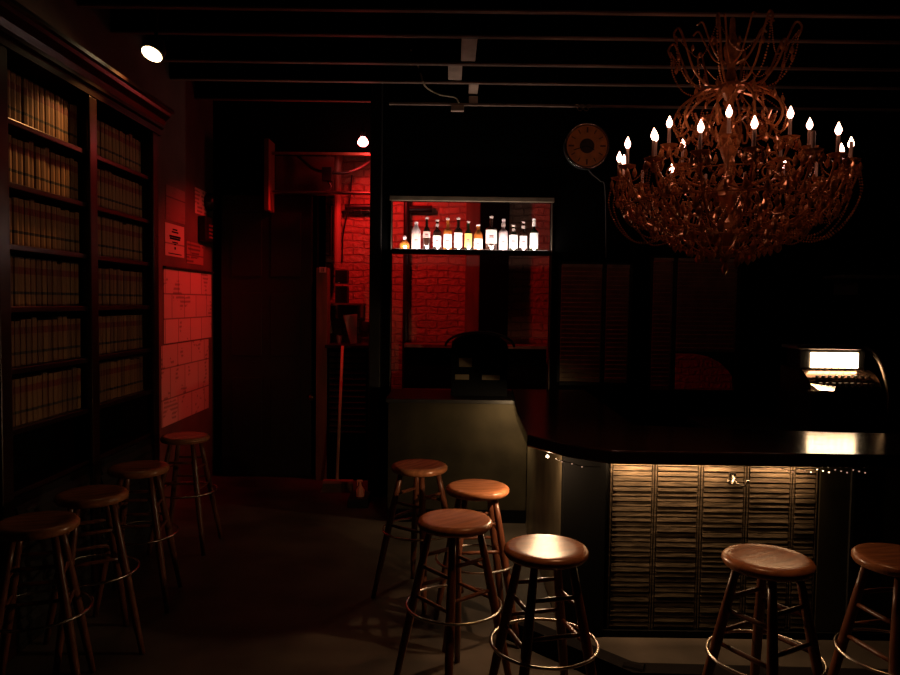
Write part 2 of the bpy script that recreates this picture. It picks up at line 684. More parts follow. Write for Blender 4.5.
# ---------------------------------------------------------------- transom frame and pipes by the red lamp
Yt = 6.72
tl, br_ = at(267, 140, Yt), at(271, 211, Yt)
t = thing('transom_frame', 'reddish wooden frame with upright board above the dark doorway', 'door frame', (tl.x, Yt, 2.4))
zt = at(268, 152, Yt).z
zb = at(268, 192, Yt).z
xe = at(370, 192, Yt).x
o = obj('upright_board', B(-0.01, 0.035, -0.07, 0.16, at(268, 211, Yt).z-2.4, at(268, 140, Yt).z-2.4, 0.004), M_REDB, t)
obj('top_rail', B(0.035, xe-tl.x, 0.02, 0.05, zt-2.4-0.015, zt-2.4+0.01, 0.003), M_REDB, t)
obj('transom_board', B(0.035, at(331, 170, Yt).x-tl.x, 0.17, 0.19, zb-2.4, zt-2.4, 0.003), mat('transom_wood', (0.12, 0.04, 0.03), 0.6, var=0.4, scale=4), t)
bm = bmesh.new()
tube(bm, [(0.035, 0, zb-2.4), (xe-tl.x+0.05, 0, zb-2.4)], 0.016, 10)
obj('cross_pipe', bm, M_STEEL, t)

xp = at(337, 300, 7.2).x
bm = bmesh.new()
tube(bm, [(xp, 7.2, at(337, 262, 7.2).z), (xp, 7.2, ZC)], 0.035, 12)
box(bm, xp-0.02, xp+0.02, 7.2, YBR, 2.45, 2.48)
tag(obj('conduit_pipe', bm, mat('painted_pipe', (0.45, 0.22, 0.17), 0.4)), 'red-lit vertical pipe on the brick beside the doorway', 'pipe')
bm = bmesh.new()
xq = at(330.5, 300, 7.2).x
tube(bm, [(xq, 7.25, at(331, 254, 7.2).z), (xq, 7.25, at(331, 206, 7.2).z)], 0.022, 10)
box(bm, xq-0.012, xq+0.012, 7.25, YBR, 2.5, 2.53)
tag(obj('conduit_pipe', bm, M_POLE), 'short black vertical pipe left of the red-lit one', 'pipe')
bm = bmesh.new()
tube(bm, [at(345, 207, 7.3), at(385, 207, 7.3)], 0.03, 10)
tag(obj('conduit_pipe', bm, M_POLE), 'black horizontal pipe on the brick just left of the post', 'pipe')
bm = bmesh.new()
tube(bm, spline([at(298, 156, 6.85), at(312, 168, 6.8), at(325, 172, 6.75), at(345, 173, 6.8), at(360, 168, 6.85), at(372, 160, 6.9)]), 0.014, 8)
box(bm, at(322, 170, 6.75).x, at(332, 170, 6.75).x, 6.73, 6.80, at(322, 181, 6.75).z, at(322, 167, 6.75).z, 0, 0.006)
tube(bm, spline([at(327, 180, 6.76), at(331, 187, 6.76), at(326, 192, 6.74)]), 0.01, 6)
tag(obj('drooping_cable', bm, mat('black_rubber', (0.01, 0.01, 0.01), 0.5)), 'thick black cable with a small box sagging below the red bulb', 'cable')
bm = bmesh.new()
tube(bm, spline([at(352, 175, 7.24), at(349, 205, 7.24), at(343, 235, 7.26), at(342, 262, 7.39)]), 0.008, 6)
tag(obj('hanging_wire', bm, M_POLE), 'thin dark wire hanging down the brick by the pipe', 'cable')

# red bulb
rb = at(363, 141, 6.62)
t = thing('red_lamp', 'bare red bulb glowing beside the black post near the ceiling', 'lamp', rb)
bm = bmesh.new()
lathe(bm, [(0, -0.055), (0.02, -0.05), (0.034, -0.03), (0.036, -0.008), (0.026, 0.02), (0.016, 0.035), (0.016, 0.04)], 16)
o = obj('bulb', bm, emis('red_bulb_hot', (1.0, 0.24, 0.22), 16.0), t, True)
o.scale = (1.35, 1.35, 0.9)
bm = bmesh.new()
lathe(bm, [(0.019, 0.035), (0.023, 0.04), (0.023, 0.085), (0.012, 0.095), (0.005, 0.1)], 14)
tube(bm, [(0, 0, 0.09), (0, 0, 3.66-rb.z)], 0.005, 6)
obj('socket', bm, M_POLE, t, True, 40)
l = bpy.data.lights.new('red_glow', 'POINT')
l.energy = E_RED * 0.05
l.color = (1.0, 0.045, 0.03)
l.shadow_soft_size = 0.05
o = bpy.data.objects.new('red_glow', l)
C.objects.link(o)
o.parent = t
o.location = (0, -0.02, -0.11)
for nm, tgt, pw, ang, bl in (('red_flood', (-0.25, 7.4, 2.15), 1.1, 116, 0.35), ('red_flood', (-2.25, 6.25, 1.75), 2.6, 64, 1.0)):
    l = bpy.data.lights.new(nm, 'SPOT')
    l.energy = E_RED * pw
    l.color = (1.0, 0.022, 0.022)
    l.spot_size = math.radians(ang)
    l.spot_blend = bl
    l.shadow_soft_size = 0.05
    o = bpy.data.objects.new(nm, l)
    C.objects.link(o)
    o.parent = t
    o.location = (0, -0.02, -0.11)
    o.rotation_euler = (Vector(tgt) - rb).to_track_quat('-Z', 'Y').to_euler()

# ---------------------------------------------------------------- dark door
xa, xb = at(222, 300, 6.88).x, at(312, 300, 6.88).x
bm = bmesh.new()
box(bm, xa, xb, 6.86, 6.92, 0.01, 2.66, 0, 0.004)
for zz in ((0.25, 0.95), (1.15, 1.75), (1.9, 2.5)):
    box(bm, xa+0.1, (xa+xb)/2-0.04, 6.852, 6.862, zz[0], zz[1], 0, 0.006)
    box(bm, (xa+xb)/2+0.04, xb-0.1, 6.852, 6.862, zz[0], zz[1], 0, 0.006)
d = obj('door_1', bm, mat('door_black', (0.006, 0.004, 0.003), 0.6, var=0.4, scale=4))
d['kind'] = 'structure'
bm = bmesh.new()
k = at(312, 397, 6.84)
lathe(bm, [(0.0, 0), (0.02, 0.005), (0.03, 0.02), (0.026, 0.035), (0.012, 0.045), (0.012, 0.07)], 14)
bmesh.ops.rotate(bm, verts=bm.verts, cent=(0, 0, 0), matrix=Matrix.Rotation(-PI/2, 3, 'X'))
bmesh.ops.translate(bm, verts=bm.verts, vec=(k.x, 6.79, k.z))
obj('door_handle', bm, M_BRASS, d, True)
# jamb board to its right
xa, xb = at(317, 300, 6.8).x, at(328, 300, 6.8).x
zj = at(320, 268, 6.8).z
bm = B(xa, xb, 6.76, 6.92, 0, zj, 0.004)
struct('door_jamb', bm, M_REDB)
p = at(322.5, 269.5, 6.75)
bm = B(p.x-0.03, p.x+0.032, 6.745, 6.758, p.z-0.028, p.z+0.022, 0.001)
o = obj('jamb_tag', bm, mat('white_tag', (0.75, 0.6, 0.6), 0.5))
tag(o, 'small pale tag with a dark mark at the top of the door jamb', 'tag')
bm = bmesh.new()
box(bm, p.x-0.006, p.x-0.001, 6.742, 6.7455, p.z-0.02, p.z+0.012)
box(bm, p.x+0.009, p.x+0.014, 6.742, 6.7455, p.z-0.02, p.z+0.012)
obj('mark', bm, M_VOID, o)

# ---------------------------------------------------------------- service shelf with odds and ends
xs0, xs1 = at(331, 340, 6.9).x, at(370, 340, 6.9).x
zs = at(350, 344, 6.9).z
t = thing('service_cupboard', 'dark louvred cupboard with a shelf top beside the door jamb', 'cupboard', (xs0, 6.75, 0))
wd = xs1 - xs0
obj('shelf_top', B(-0.03, wd, -0.02, 0.45, zs-0.03, zs, 0.003), M_BLACK, t)
obj('cupboard_body', B(-0.03, wd, 0.02, 0.43, 0.0, zs-0.03), M_VOID, t)
bm = bmesh.new()
for i in range(14):
    z = 0.45 + i*0.055
    prism_x(bm, [(0.02, z), (0.02, z+0.04), (0.0, z+0.01), (0.0, z)], 0.01, wd-0.02)
obj('louvres', bm, M_BLACK, t)
# small things on it
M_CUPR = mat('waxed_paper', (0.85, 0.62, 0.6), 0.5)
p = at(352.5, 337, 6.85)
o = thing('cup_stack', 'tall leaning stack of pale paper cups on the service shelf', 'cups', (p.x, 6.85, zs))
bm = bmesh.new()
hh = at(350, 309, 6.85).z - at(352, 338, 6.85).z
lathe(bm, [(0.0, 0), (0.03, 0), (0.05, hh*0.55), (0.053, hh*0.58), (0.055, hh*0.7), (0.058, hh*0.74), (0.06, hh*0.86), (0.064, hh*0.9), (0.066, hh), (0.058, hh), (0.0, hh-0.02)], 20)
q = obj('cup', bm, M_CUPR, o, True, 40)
q.rotation_euler = (0, math.radians(-7), 0)
q.location = (0.01, 0, 0.008)
things = [('dark_speaker', (333, 345), (262, 0), None)]
for nm, px0, px1, py0, py1, lab, cat, m, lift in (
        ('radio_box', 335, 347, 286, 303, 'small black box on the upper wall shelf beside the brick', 'box', M_BLACK, 0),
        ('radio_box', 335, 347, 270, 283, 'black box with a tiny pale dot, on top of another black box', 'box', M_BLACK, 0)):
    A, Z = at(px0, py1, 7.07), at(px1, py0, 7.07)
    bm = B(A.x, Z.x, 7.07, 7.22, A.z, Z.z, 0.006)
    o = obj(nm, bm, m)
    tag(o, lab, cat)
    if py0 == 270:
        obj('dial', lathe(bmesh.new(), [(0, 0), (0.008, 0), (0.008, 0.004), (0, 0.004)], 10, ((A.x+Z.x)/2-0.02, 7.066, A.z+0.002)), M_CUPR, o)
A, Z = at(333, 305, 7.06), at(362, 303.5, 7.06)
bm = B(A.x, Z.x, 7.06, 7.2, A.z, A.z+0.02, 0.002)
box(bm, A.x+0.02, A.x+0.04, 7.10, 7.399, A.z-0.12, A.z)
box(bm, Z.x-0.04, Z.x-0.02, 7.10, 7.399, A.z-0.12, A.z)
box(bm, A.x, Z.x, 7.2, 7.399, A.z, A.z+0.02)
tag(obj('wall_shelf', bm, M_REDB), 'thin reddish wall shelf above the pale cups', 'shelf')
A, Z = at(358, 327, 6.95), at(371, 316, 6.95)
o = obj('black_canister', lathe(bmesh.new(), [(0, 0), (0.055, 0), (0.055, 0.09), (0.05, 0.10), (0.0, 0.10)], 18, ((A.x+Z.x)/2, 6.98, zs+0.11)), M_BLACK, None, True, 40)
tag(o, 'round black lid-like canister on top of the stacked dark tins', 'canister')
o = obj('tin_can', lathe(bmesh.new(), [(0, 0), (0.045, 0), (0.045, 0.05), (0.048, 0.055), (0.045, 0.06), (0.045, 0.108), (0.0, 0.11)], 18, ((A.x+Z.x)/2, 6.98, zs)), M_REDB, None, True, 40)
tag(o, 'reddish tin right of the pale cups against the post', 'tin')
o = obj('shot_glass', lathe(bmesh.new(), [(0, 0), (0.018, 0), (0.026, 0.08), (0.022, 0.08), (0.016, 0.012), (0, 0.012)], 16, (at(339, 340, 6.85).x, 6.85, zs)), mat('pinkish_glass', (0.4, 0.2, 0.2), 0.15), None, True, 40)
tag(o, 'tiny glass at the left end of the service shelf', 'glass')

# broom
pb_, pt_ = at(337, 489, 6.35), at(342.5, 346, 6.62)
t = thing('broom', 'long-handled broom leaning upright beside the dark doorway', 'broom', (pb_.x, pb_.y, 0))
bm = bmesh.new()
tube(bm, [(0, 0, 0.09), (pt_.x-pb_.x, pt_.y-pb_.y, pt_.z)], 0.013, 10)
obj('handle', bm, mat('broom_handle', (0.55, 0.30, 0.18), 0.4), t, True)
hw0, hw1 = at(323, 490, 6.35).x-pb_.x, at(353, 490, 6.35).x-pb_.x
bm = bmesh.new()
box(bm, hw0, hw1, -0.03, 0.03, 0.075, 0.105, 0, 0.006)
obj('broom_head', bm, mat('broom_wood', (0.35, 0.10, 0.07), 0.5), t)
bm = bmesh.new()
for i in range(22):
    x = hw0 + 0.01 + (hw1-hw0-0.02)*i/21
    for y in (-0.02, 0.0, 0.02):
        tube(bm, [(x, y, 0.076), (x+(x-0.0)*0.12-0.01, y*1.5-0.01, 0.002)], 0.0045, 4)
obj('bristles', bm, mat('bristle_straw', (0.16, 0.10, 0.05), 0.8), t)
# black crate with a red-lit bottle on it
A, Z = at(348, 522, 5.9), at(369, 497, 5.9)
zt = at(358, 496, 5.95).z
bm = bmesh.new()
box(bm, A.x, Z.x-0.005, 5.85, 6.12, 0.0, zt, 0, 0.006)
tag(obj('black_crate', bm, M_BLACK), 'low black box on the floor at the foot of the post', 'box')
p = at(361, 490, 5.95)
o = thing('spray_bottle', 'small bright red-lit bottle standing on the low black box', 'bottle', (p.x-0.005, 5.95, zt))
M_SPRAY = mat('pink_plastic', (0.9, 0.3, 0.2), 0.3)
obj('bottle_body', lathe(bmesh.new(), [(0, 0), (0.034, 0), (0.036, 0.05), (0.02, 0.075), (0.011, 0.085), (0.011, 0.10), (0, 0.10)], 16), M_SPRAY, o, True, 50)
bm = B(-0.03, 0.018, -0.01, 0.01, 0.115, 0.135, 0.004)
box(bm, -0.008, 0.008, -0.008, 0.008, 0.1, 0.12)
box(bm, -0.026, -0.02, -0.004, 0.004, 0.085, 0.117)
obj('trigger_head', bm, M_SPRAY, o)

# ================================================================== LEFT WALL: papers
XW = XL


def sheet(name, y0, y1, z0, z1, m, label, cat, z0b=None, z1b=None, lift=0.004):
    """paper pinned flat on the left wall, corners at y0 and y1"""
    z0b = z0 if z0b is None else z0b
    z1b = z1 if z1b is None else z1b
    bm = bmesh.new()
    vs = [(XW+lift, y0, z0), (XW+lift, y1, z0b), (XW+lift, y1, z1b), (XW+lift, y0, z1)]
    v = [bm.verts.new(q) for q in vs]
    v2 = [bm.verts.new((q[0]-0.002, q[1], q[2])) for q in vs]
    bm.faces.new(v)
    bm.faces.new(v2)
    for k in range(4):
        bm.faces.new((v[k], v[(k+1) % 4], v2[(k+1) % 4], v2[k]))
    return tag(obj(name, bm, m), label, cat)


def wy(px):
    # depth at which the left wall crosses this column (near the eye line)
    lo, hi = 2.0, 7.3
    for _ in range(40):
        mid = (lo+hi)/2
        if at(px, 300, mid).x < XW:
            hi = mid
        else:
            lo = mid
    return lo


def wz(px, py):
    return at(px, py, wy(px)).z


PAP = (0.72, 0.52, 0.44)
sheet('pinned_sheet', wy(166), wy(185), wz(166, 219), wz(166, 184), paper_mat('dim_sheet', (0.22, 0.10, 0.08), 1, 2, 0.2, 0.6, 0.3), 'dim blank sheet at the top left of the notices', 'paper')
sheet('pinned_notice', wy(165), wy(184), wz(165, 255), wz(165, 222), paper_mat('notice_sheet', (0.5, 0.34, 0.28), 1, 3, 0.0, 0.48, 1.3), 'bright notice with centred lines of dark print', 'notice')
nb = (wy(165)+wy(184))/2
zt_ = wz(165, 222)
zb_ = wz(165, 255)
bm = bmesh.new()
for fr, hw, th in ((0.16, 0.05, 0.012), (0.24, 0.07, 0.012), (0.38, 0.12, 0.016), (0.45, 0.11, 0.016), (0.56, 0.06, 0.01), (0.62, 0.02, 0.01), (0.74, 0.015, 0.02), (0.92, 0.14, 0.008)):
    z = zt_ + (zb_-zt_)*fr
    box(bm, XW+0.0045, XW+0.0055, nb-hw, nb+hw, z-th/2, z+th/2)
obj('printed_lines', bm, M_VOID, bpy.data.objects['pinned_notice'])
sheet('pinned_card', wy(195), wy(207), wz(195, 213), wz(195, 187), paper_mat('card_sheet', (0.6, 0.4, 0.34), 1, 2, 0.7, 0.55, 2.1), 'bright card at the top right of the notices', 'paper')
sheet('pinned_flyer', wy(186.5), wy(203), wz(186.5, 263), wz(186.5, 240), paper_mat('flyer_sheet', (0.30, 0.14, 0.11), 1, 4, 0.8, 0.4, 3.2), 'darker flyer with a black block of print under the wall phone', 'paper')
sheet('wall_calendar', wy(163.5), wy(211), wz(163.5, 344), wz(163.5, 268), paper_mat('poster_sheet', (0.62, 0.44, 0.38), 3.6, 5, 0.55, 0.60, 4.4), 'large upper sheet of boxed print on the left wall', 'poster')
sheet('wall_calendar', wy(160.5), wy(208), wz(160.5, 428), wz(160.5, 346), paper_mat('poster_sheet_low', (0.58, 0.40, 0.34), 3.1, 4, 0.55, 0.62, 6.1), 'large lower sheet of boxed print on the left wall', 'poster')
bm = B(XW, XW+0.025, wy(163), wy(212), wz(163.5, 266.5)-0.008, wz(163.5, 266.5)+0.006, 0.002)
tag(obj('sheet_rail', bm, M_BLACK), 'thin dark rail above the two large wall sheets', 'rail')
# pay phone / thermostat
ya, yb = wy(198), wy(208.5)
z0, z1 = wz(203, 242), wz(203, 217)
o = thing('wall_phone', 'small black box with a reddish face mounted over the darker flyer', 'wall device', (XW, (ya+yb)/2, z0))
hy = (yb-ya)/2
obj('housing', B(0, 0.07, -hy, hy, 0, z1-z0, 0.012), M_BLACKG, o)
bm = bmesh.new()
for i in range(4):
    for j in range(3):
        box(bm, 0.068, 0.076, -0.05+j*0.035, -0.028+j*0.035, 0.03+i*0.035, 0.05+i*0.035, 0, 0.003)
obj('keypad', bm, mat('dull_red_key', (0.2, 0.06, 0.06), 0.4), o)
bm = bmesh.new()
zc1 = wz(206, 202)
lathe(bm, [(0, 0), (0.075, 0), (0.085, 0.02), (0.075, 0.06), (0.05, 0.08), (0, 0.085)], 20)
bmesh.ops.rotate(bm, verts=bm.verts, cent=(0, 0, 0), matrix=Matrix.Rotation(PI/2, 3, 'Y'))
bmesh.ops.translate(bm, verts=bm.verts, vec=(XW+0.006, wy(206.5), zc1))
tag(obj('alarm_bell', bm, M_BLACKG, None, True, 40), 'round black bell covering the corner of the bright card', 'bell')

# ================================================================== BOOKCASE
XF = -2.02
YU = [2.45, 3.29, 4.12, 4.98]
ZTOP = 2.80
t = thing('bookcase', 'tall glossy dark built-in bookcase full of law books on the left wall', 'bookcase', (XL, 0, 0))


def cs(name, bm, m=M_CASE):
    bmesh.ops.translate(bm, verts=bm.verts, vec=(-XL, 0, 0))
    return obj(name, bm, m, t)


for y in YU:
    bm = B(XL+0.01, XF-0.001, y-0.02, y+0.02, 0.0, ZTOP)
    box(bm, XF-0.012, XF+0.012, y-0.045, y+0.045, 0.0, ZTOP, 0, 0.008)
    cs('upright', bm)
SHELF = [0.94, 1.08, 1.345, 1.635, 1.925, 2.21, 2.50]
SHELF = [0.765, 1.06, 1.345, 1.635, 1.925, 2.21, 2.50]
for z in SHELF:
    for i in range(3):
        cs('shelf', B(XL+0.01, XF-0.012, YU[i]+0.021, YU[i+1]-0.021, z-0.028, z, 0.004))
cs('back_board', B(XL+0.002, XL+0.009, YU[0], YU[-1], 0.0, ZTOP), M_VOID)
bm = bmesh.new()
yA, yB = YU[0]-0.02, YU[-1]+0.10
prism_y(bm, [(XL+0.01, ZTOP), (XF+0.015, ZTOP), (XF+0.015, ZTOP+0.04), (XF+0.03, ZTOP+0.05), (XF+0.03, ZTOP+0.07),
             (XF+0.045, ZTOP+0.10), (XF+0.075, ZTOP+0.13), (XF+0.08, ZTOP+0.15), (XF+0.1, ZTOP+0.155), (XF+0.1, ZTOP+0.175), (XL+0.01, ZTOP+0.175)], yA, yB)
cs('cornice', bm)
for i in range(3):
    bm = B(XL+0.01, XF-0.005, YU[i]+0.03, YU[i+1]-0.03, 0.03, SHELF[0]-0.03)
    for k in range(11):
        z = 0.1 + k*0.055
        prism_y(bm, [(XF-0.005, z), (XF-0.005, z+0.045), (XF+0.008, z+0.01), (XF+0.008, z)], YU[i]+0.08, YU[i+1]-0.08)
    cs('louvred_door', bm, M_BLACK)
cs('plinth', B(XL+0.01, XF, YU[0], YU[-1]+0.02, 0.0, 0.03), M_BLACK)

TAN = (0.24, 0.125, 0.05)
BM = [book_mat('tan_buckram', TAN, (0.17, 0.026, 0.017), (0.02, 0.015, 0.01)),
      book_mat('ochre_buckram', (0.20, 0.10, 0.04), (0.14, 0.022, 0.017), (0.02, 0.015, 0.01)),
      book_mat('brown_buckram', (0.15, 0.075, 0.035), (0.10, 0.02, 0.016), (0.02, 0.015, 0.01))]


def book_proto(h, wth, m):
    bm = bmesh.new()
    prism(bm, [(0, -wth/2+0.001), (0.15, -wth/2+0.001), (0.158, -wth/2+0.004), (0.162, 0), (0.158, wth/2-0.004), (0.15, wth/2-0.001), (0, wth/2-0.001)], 0, h)
    return obj('law_book', bm, m)


protos = []
for h in (0.225, 0.235, 0.218):
    for m in BM:
        protos.append(book_proto(h, 0.046, m))
used = set()
rown = ['lowest', 'sixth', 'fifth', 'fourth', 'third', 'second', 'top']
for bay in (1, 2):
    bn = 'left' if bay == 1 else 'right'
    for ri, z in enumerate(SHELF):
        if ri == 0:
            continue
        y = YU[bay] + 0.052
        base = (ri*2 + bay) % 3
        while y < YU[bay+1] - 0.048:
            k = (base if random.random() < 0.75 else random.randrange(3)) * 3 + (0 if ri in (4, 5, 6) else random.choice((0, 1, 2)))
            P = protos[k]
            if k not in used:
                used.add(k)
                o = P
            else:
                o = P.copy()
                C.objects.link(o)
            jig = 0.0
            o.location = (XL+0.015+random.uniform(0, 0.008), y, z+0.0005)
            tag(o, 'banded law book on the %s shelf of the %s bay of the bookcase' % (rown[ri], bn), 'book', 'law books, %s shelf, %s bay' % (rown[ri], bn))
            y += 0.0475
for k, P in enumerate(protos):
    if k not in used:
        bpy.data.objects.remove(P)

# ================================================================== CEILING SPOT
sp = at(152, 54, 4.45)
t = thing('ceiling_spotlight', 'bright warm spotlight below the ceiling above the bookcase', 'lamp', sp)
bm = bmesh.new()
lathe(bm, [(0, 0.0), (0.068, 0.0), (0.068, 0.05), (0.035, 0.11), (0, 0.12)], 24)
can = obj('lamp_housing', bm, M_BLACK, t, True, 40)
bm = bmesh.new()
lathe(bm, [(0, -0.006), (0.055, -0.005), (0.060, -0.002), (0.056, -0.0005), (0, -0.0005)], 24)
lens = obj('lens', bm, emis('spot_lens', (1.0, 0.70, 0.36), 14.0), t, True, 40)
rot = (Vector((-0.18, -0.48, -0.90))).to_track_quat('-Z', 'Y').to_euler()
can.rotation_euler = rot
lens.rotation_euler = rot
bm = bmesh.new()
tube(bm, [(0, 0.06, 0.06), (0, 0.09, 3.66-sp.z)], 0.012, 8)
obj('stem', bm, M_BLACK, t)
l = bpy.data.lights.new('spot_beam', 'SPOT')
l.energy = E_SPOT
l.color = (1.0, 0.42, 0.12)
l.spot_size = math.radians(38)
l.spot_blend = 0.8
l.shadow_soft_size = 0.035
o = bpy.data.objects.new('spot_beam', l)
C.objects.link(o)
o.parent = t
o.location = Vector((-0.18, -0.48, -0.90)).normalized() * 0.03
o.rotation_euler = (Vector((-2.15, 3.66, 2.3)) - sp).to_track_quat('-Z', 'Y').to_euler()

# ================================================================== STOOLS


def make_stool(label):
    t = thing('bar_stool', label, 'stool')
    bm = bmesh.new()
    lathe(bm, [(0, 0.718), (0.142, 0.718), (0.154, 0.723), (0.161, 0.736), (0.160, 0.748), (0.151, 0.757), (0.138, 0.760),
               (0.11, 0.7565), (0.05, 0.7545), (0.0, 0.754)], 48)
    obj('seat', bm, M_SEAT, t, True, 60)

    def leg_pt(a, z):
        r = 0.105 + (0.715 - z) / 0.715 * 0.152
        return Vector((r*math.cos(a), r*math.sin(a), z))
    for k in range(4):
        a = PI/4 + k*PI/2
        bm = bmesh.new()
        zs_ = [0.0, 0.12, 0.28, 0.45, 0.6, 0.7185]
        tube(bm, [leg_pt(a, z) for z in zs_], [0.013, 0.016, 0.019, 0.0195, 0.017, 0.014], 12)
        obj('leg', bm, M_LEG, t, True)
    for (za, zb) in ((0.59, 0.545), (0.455, 0.415)):
        for k in range(4):
            a = PI/4 + k*PI/2
            z = za if k % 2 == 0 else zb
            bm = bmesh.new()
            A, Bp = leg_pt(a, z), leg_pt(a+PI/2, z)
            tube(bm, [A, A.lerp(Bp, 0.3), A.lerp(Bp, 0.7), Bp], [0.007, 0.0095, 0.0095, 0.007], 8)
            obj('rung', bm, M_LEG, t, True)
    bm = bmesh.new()
    zr = 0.385
    rr = 0.105 + (0.715 - zr)/0.715*0.152 + 0.028
    tube(bm, [(rr*math.cos(2*PI*k/64), rr*math.sin(2*PI*k/64), zr) for k in range(64)], 0.0065, 8, closed=True)
    obj('foot_ring', bm, M_STEEL, t, True)
    return t


def seat_xy(px, py):
    """floor point under a seat whose top centre (z 0.76) is seen at px, py"""
    d = CAM_M.to_3x3() @ Vector(((px - 450) / F, (337.5 - py) / F, -1))
    s = (0.757 - CAM_H) / d.z
    return d.x*s, d.y*s


st = None
for px, py, rz, lab in (
        (546, 546.5, 15, 'bar stool with a bright light streak on its seat, before the bar corner'),
        (455, 518.5, 40, 'orange-brown wooden stool just left of the one with the bright streak'),
        (477.5, 486, 8, 'wooden bar stool standing behind the orange-brown one, nearer the bar end'),
        (419.5, 464.5, 55, 'darkest stool of the four by the bar end, farthest back on the left'),
        (768, 557, 30, 'bar stool alone in front of the slatted bar front'),
        (900, 556, 12, 'bar stool cut off by the right edge of the picture'),
        (37, 521, 20, 'barely lit stool nearest the viewer in the dark row along the bookcase'),
        (92, 492.5, 35, 'second barely lit stool from the left along the bookcase'),
        (139, 466, 10, 'third barely lit stool along the bookcase'),
        (185.5, 435.5, 0, 'red-tinged stool below the large wall sheets')):
    x, y = seat_xy(px, py)
    if st is None:
        st = make_stool(lab)
        st.location = (x, y, 0)
        st.rotation_euler = (0, 0, math.radians(rz))
        st['group'] = 'round wooden bar stools'
    else:
        dup(st, (x, y, 0), math.radians(rz), lab)

# ================================================================== BAR
ZB1, ZB0 = 1.05, 0.99


def on(px, py, z):
    d = CAM_M.to_3x3() @ Vector(((px - 450) / F, (337.5 - py) / F, -1))
    k = (z - CAM_H) / d.z
    return (d.x*k, d.y*k)


q5 = on(900, 469, ZB0)
poly = [on(527, 447, ZB0), on(566, 457.5, ZB0), on(611, 464.5, ZB0), q5, (4.19, q5[1]-0.12), (4.19, 3.55), (1.95, 3.66), (0.98, 3.80), (1.0, 5.35), (0.46, 5.35), on(516, 420, ZB0)]
bm = prism(bmesh.new(), poly, ZB0, ZB1)
bmesh.ops.recalc_face_normals(bm, faces=bm.faces)
bmesh.ops.bevel(bm, geom=bm.edges[:], offset=0.008, segments=2, affect='EDGES', profile=0.5)
tag(obj('counter_slab', bm, M_BARTOP), 'long dark polished bar top with a clipped corner at its left end', 'bar top')

bar = thing('bar_counter', 'black bar front with weathered shutter panels and an olive sheet on its side', 'bar', (0.58, 3.62, 0))


def bp(name, bm, m, smooth=False, label=None):
    bmesh.ops.translate(bm, verts=bm.verts, vec=(-0.58, -3.62, 0))
    o = obj(name, bm, m, bar, smooth)
    if label:
        o['label'] = label
    return o


bp('carcass', prism(bmesh.new(), [(0.60, 3.66), (4.18, 3.66), (4.18, 3.74), (1.0, 3.76), (0.9, 5.3), (0.60, 5.3)], 0, ZB0-0.001), M_VOID)
bp('side_sheet', B(0.58, 0.60, 3.68, 5.3, 0.02, ZB0-0.002), M_PLAST, False, 'olive-tinted side sheet')
bp('corner_post', B(0.575, 0.79, 3.60, 3.66, 0.0, ZB0-0.002, 0.004), M_VOID)
edges = [at(x, 550, 3.61).x for x in (609, 654, 700, 746, 792, 818)]
for i in range(5):
    x0, x1 = edges[i]+0.003, edges[i+1]-0.003
    bm = bmesh.new()
    box(bm, x0, x1, 3.645, 3.659, 0.03, 0.985)
    box(bm, x0, x0+0.008, 3.629, 3.645, 0.03, 0.985, 0, 0.002)
    if x1 - x0 > 0.1:
        box(bm, x1-0.008, x1, 3.629, 3.645, 0.03, 0.985, 0, 0.002)
    n = 36
    for k in range(n):
        z = 0.045 + k*(0.93/n)
        y = random.uniform(-0.002, 0.002)
        prism_x(bm, [(3.645, z), (3.645, z+0.025), (3.630+y, z+0.0235), (3.627+y, z+0.003), (3.631+y, z)], x0+0.013, x1-0.013)
    bp('shutter_panel', bm, M_RAWBAR)
bp('plain_panel', B(edges[5]+0.005, 4.18, 3.62, 3.66, 0.02, ZB0-0.002), mat('dark_olive_panel', (0.016, 0.013, 0.007), 0.45, var=0.3, scale=3))
bp('panel_batten', B(at(852, 500, 3.6).x, at(855, 500, 3.6).x, 3.605, 3.62, 0.02, ZB0-0.002), M_BLACK)
bp('toe_board', B(0.60, 4.18, 3.605, 3.619, 0.0, 0.035), M_VOID)
# coat hook under the top
h = at(733, 480, 3.6)
bm = bmesh.new()
yh = 3.612
box(bm, h.x-0.018, h.x+0.018, yh-0.006, yh+0.006, h.z-0.004, h.z+0.034, 0, 0.003)
tube(bm, spline([(h.x, yh-0.01, h.z+0.02), (h.x-0.004, yh-0.03, h.z+0.005), (h.x-0.02, yh-0.045, h.z-0.012), (h.x-0.035, yh-0.05, h.z-0.003)]), 0.006, 8)
tube(bm, spline([(h.x, yh-0.008, h.z+0.005), (h.x+0.018, yh-0.03, h.z-0.018), (h.x+0.04, yh-0.045, h.z-0.022), (h.x+0.058, yh-0.05, h.z-0.002)]), 0.006, 8)
bmesh.ops.create_icosphere(bm, subdivisions=2, radius=0.010, matrix=Matrix.Translation((h.x+0.058, yh-0.05, h.z+0.002)))
bmesh.ops.create_icosphere(bm, subdivisions=2, radius=0.009, matrix=Matrix.Translation((h.x-0.037, yh-0.05, h.z)))
o = obj('coat_hook', bm, mat('polished_nickel', (0.85, 0.78, 0.68), 0.18, 1.0), None, True, 40)
tag(o, 'shiny double coat hook on the bar front under the top', 'hook')

